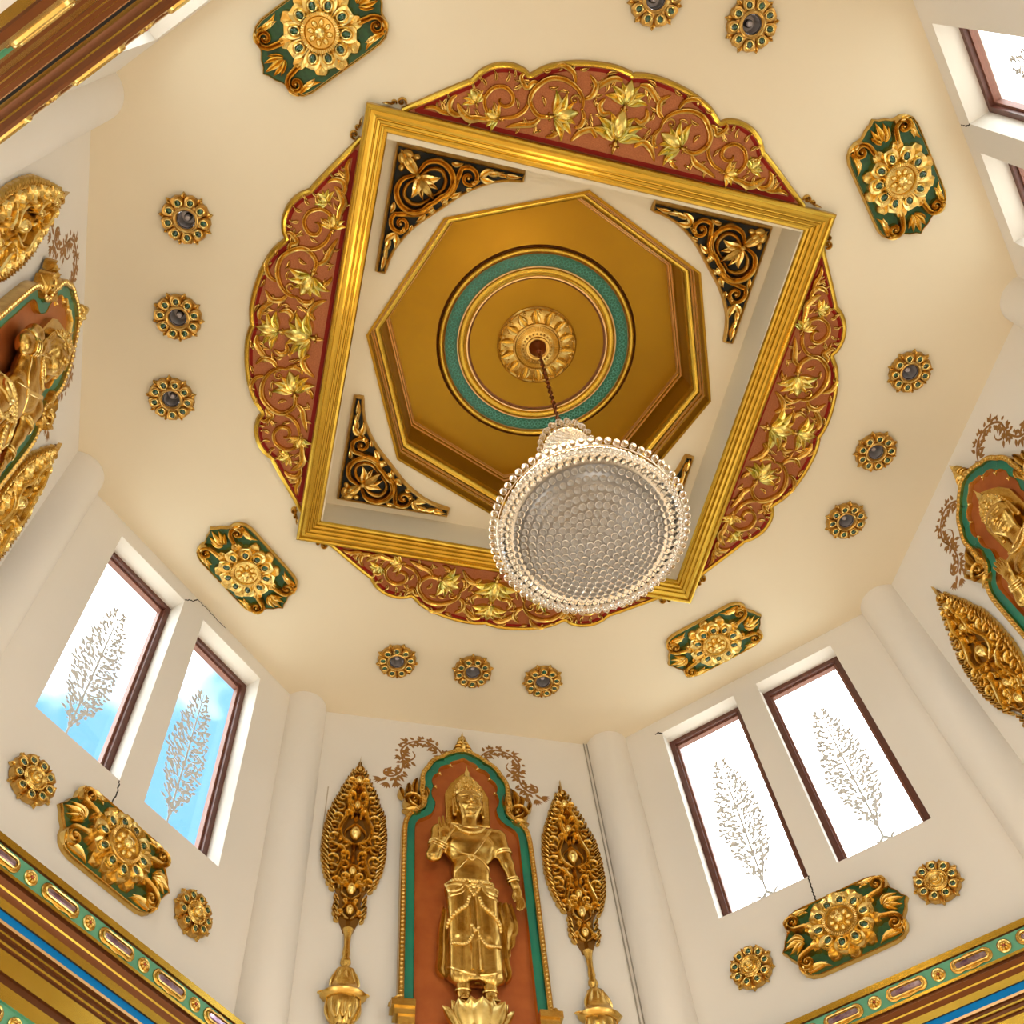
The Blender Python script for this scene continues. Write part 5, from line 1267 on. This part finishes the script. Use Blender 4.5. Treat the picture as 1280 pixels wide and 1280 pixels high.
niche0 = make_niche(); stat0 = make_statue(); flame0 = make_flame()
WL = {'front': 'beside the twin conduits', 'right': 'next to the window pair with all-white panes and far from the conduits', 'left': 'between the stepped cornice and the white window'}
NL = {'front': 'red-backed arched niche with teal border on the wall with the twin conduits', 'right': 'red-backed arched niche with teal border on the wall with a faint plaster seam', 'left': 'red-backed arched niche with teal border seen edge-on beside the stepped cornice'}
SL = {'front': 'gilded crowned figure raising an open palm, standing on a lotus beside the twin conduits', 'right': 'gilded crowned figure in the niche on the wall with a faint plaster seam', 'left': 'gilded crowned figure in the niche seen edge-on beside the stepped cornice'}
FLB = {('front', -1): 'flame-shaped gilt ornament between the niche with the conduits and the blue-paned window', ('front', 1): 'flame-shaped gilt ornament between the niche and the twin conduits',
       ('right', -1): 'flame-shaped gilt ornament beside the wall with a faint plaster seam', ('left', -1): 'flame-shaped gilt ornament between the edge-on niche and the stepped cornice', ('left', 1): 'flame-shaped gilt ornament between the edge-on niche and the white-paned window'}
SPL = {('front', -1): 'brown stencilled leaf spray over the niche, on the side of the blue-paned window', ('front', 1): 'brown stencilled leaf spray over the niche, on the side of the twin conduits',
       ('right', -1): 'brown stencilled leaf spray over the seam-wall niche, on the side of the white windows', ('right', 1): 'brown stencilled leaf spray over the seam-wall niche, on the far side from the white windows',
       ('left', -1): 'brown stencilled leaf spray over the edge-on niche, towards the stepped cornice', ('left', 1): 'brown stencilled leaf spray over the edge-on niche, towards the white window'}
for k, nm in enumerate(('front', 'right', 'left')):
    ang = WALLS[nm]; m = wall_m(ang, 0.015, 0); ms = wall_m(ang, 0.015, -3.465, AP - 0.013) @ Matrix.Scale(0.75, 4, (0, 0, 1))
    if k == 0: niche0.matrix_world = m; stat0.matrix_world = ms; n_, s_ = niche0, stat0
    else: n_ = copy_tree(niche0, None, m); s_ = copy_tree(stat0, None, ms)
    tag(n_, NL[nm], 'niche', 'statue niches'); tag(s_, SL[nm], 'statue', 'niche statues')
    for sd in (-1, 1):
        if (nm, sd) in FLB:
            mf = wall_m(ang, sd * 1.04, 0)
            if (nm, sd) == ('front', -1): flame0.matrix_world = mf; f_ = flame0
            else: f_ = copy_tree(flame0, None, mf)
            tag(f_, FLB[(nm, sd)], 'wall ornament', 'flame ornaments beside the niches')
        root = thing('stencilled_spray', wall_m(ang, 0, 0), SPL[(nm, sd)], 'wall painting', 'stencilled leaf sprays')
        obj('stem', SPR[sd][0], root); q = obj('leaves', SPR[sd][1], root); q['kind'] = 'stuff'
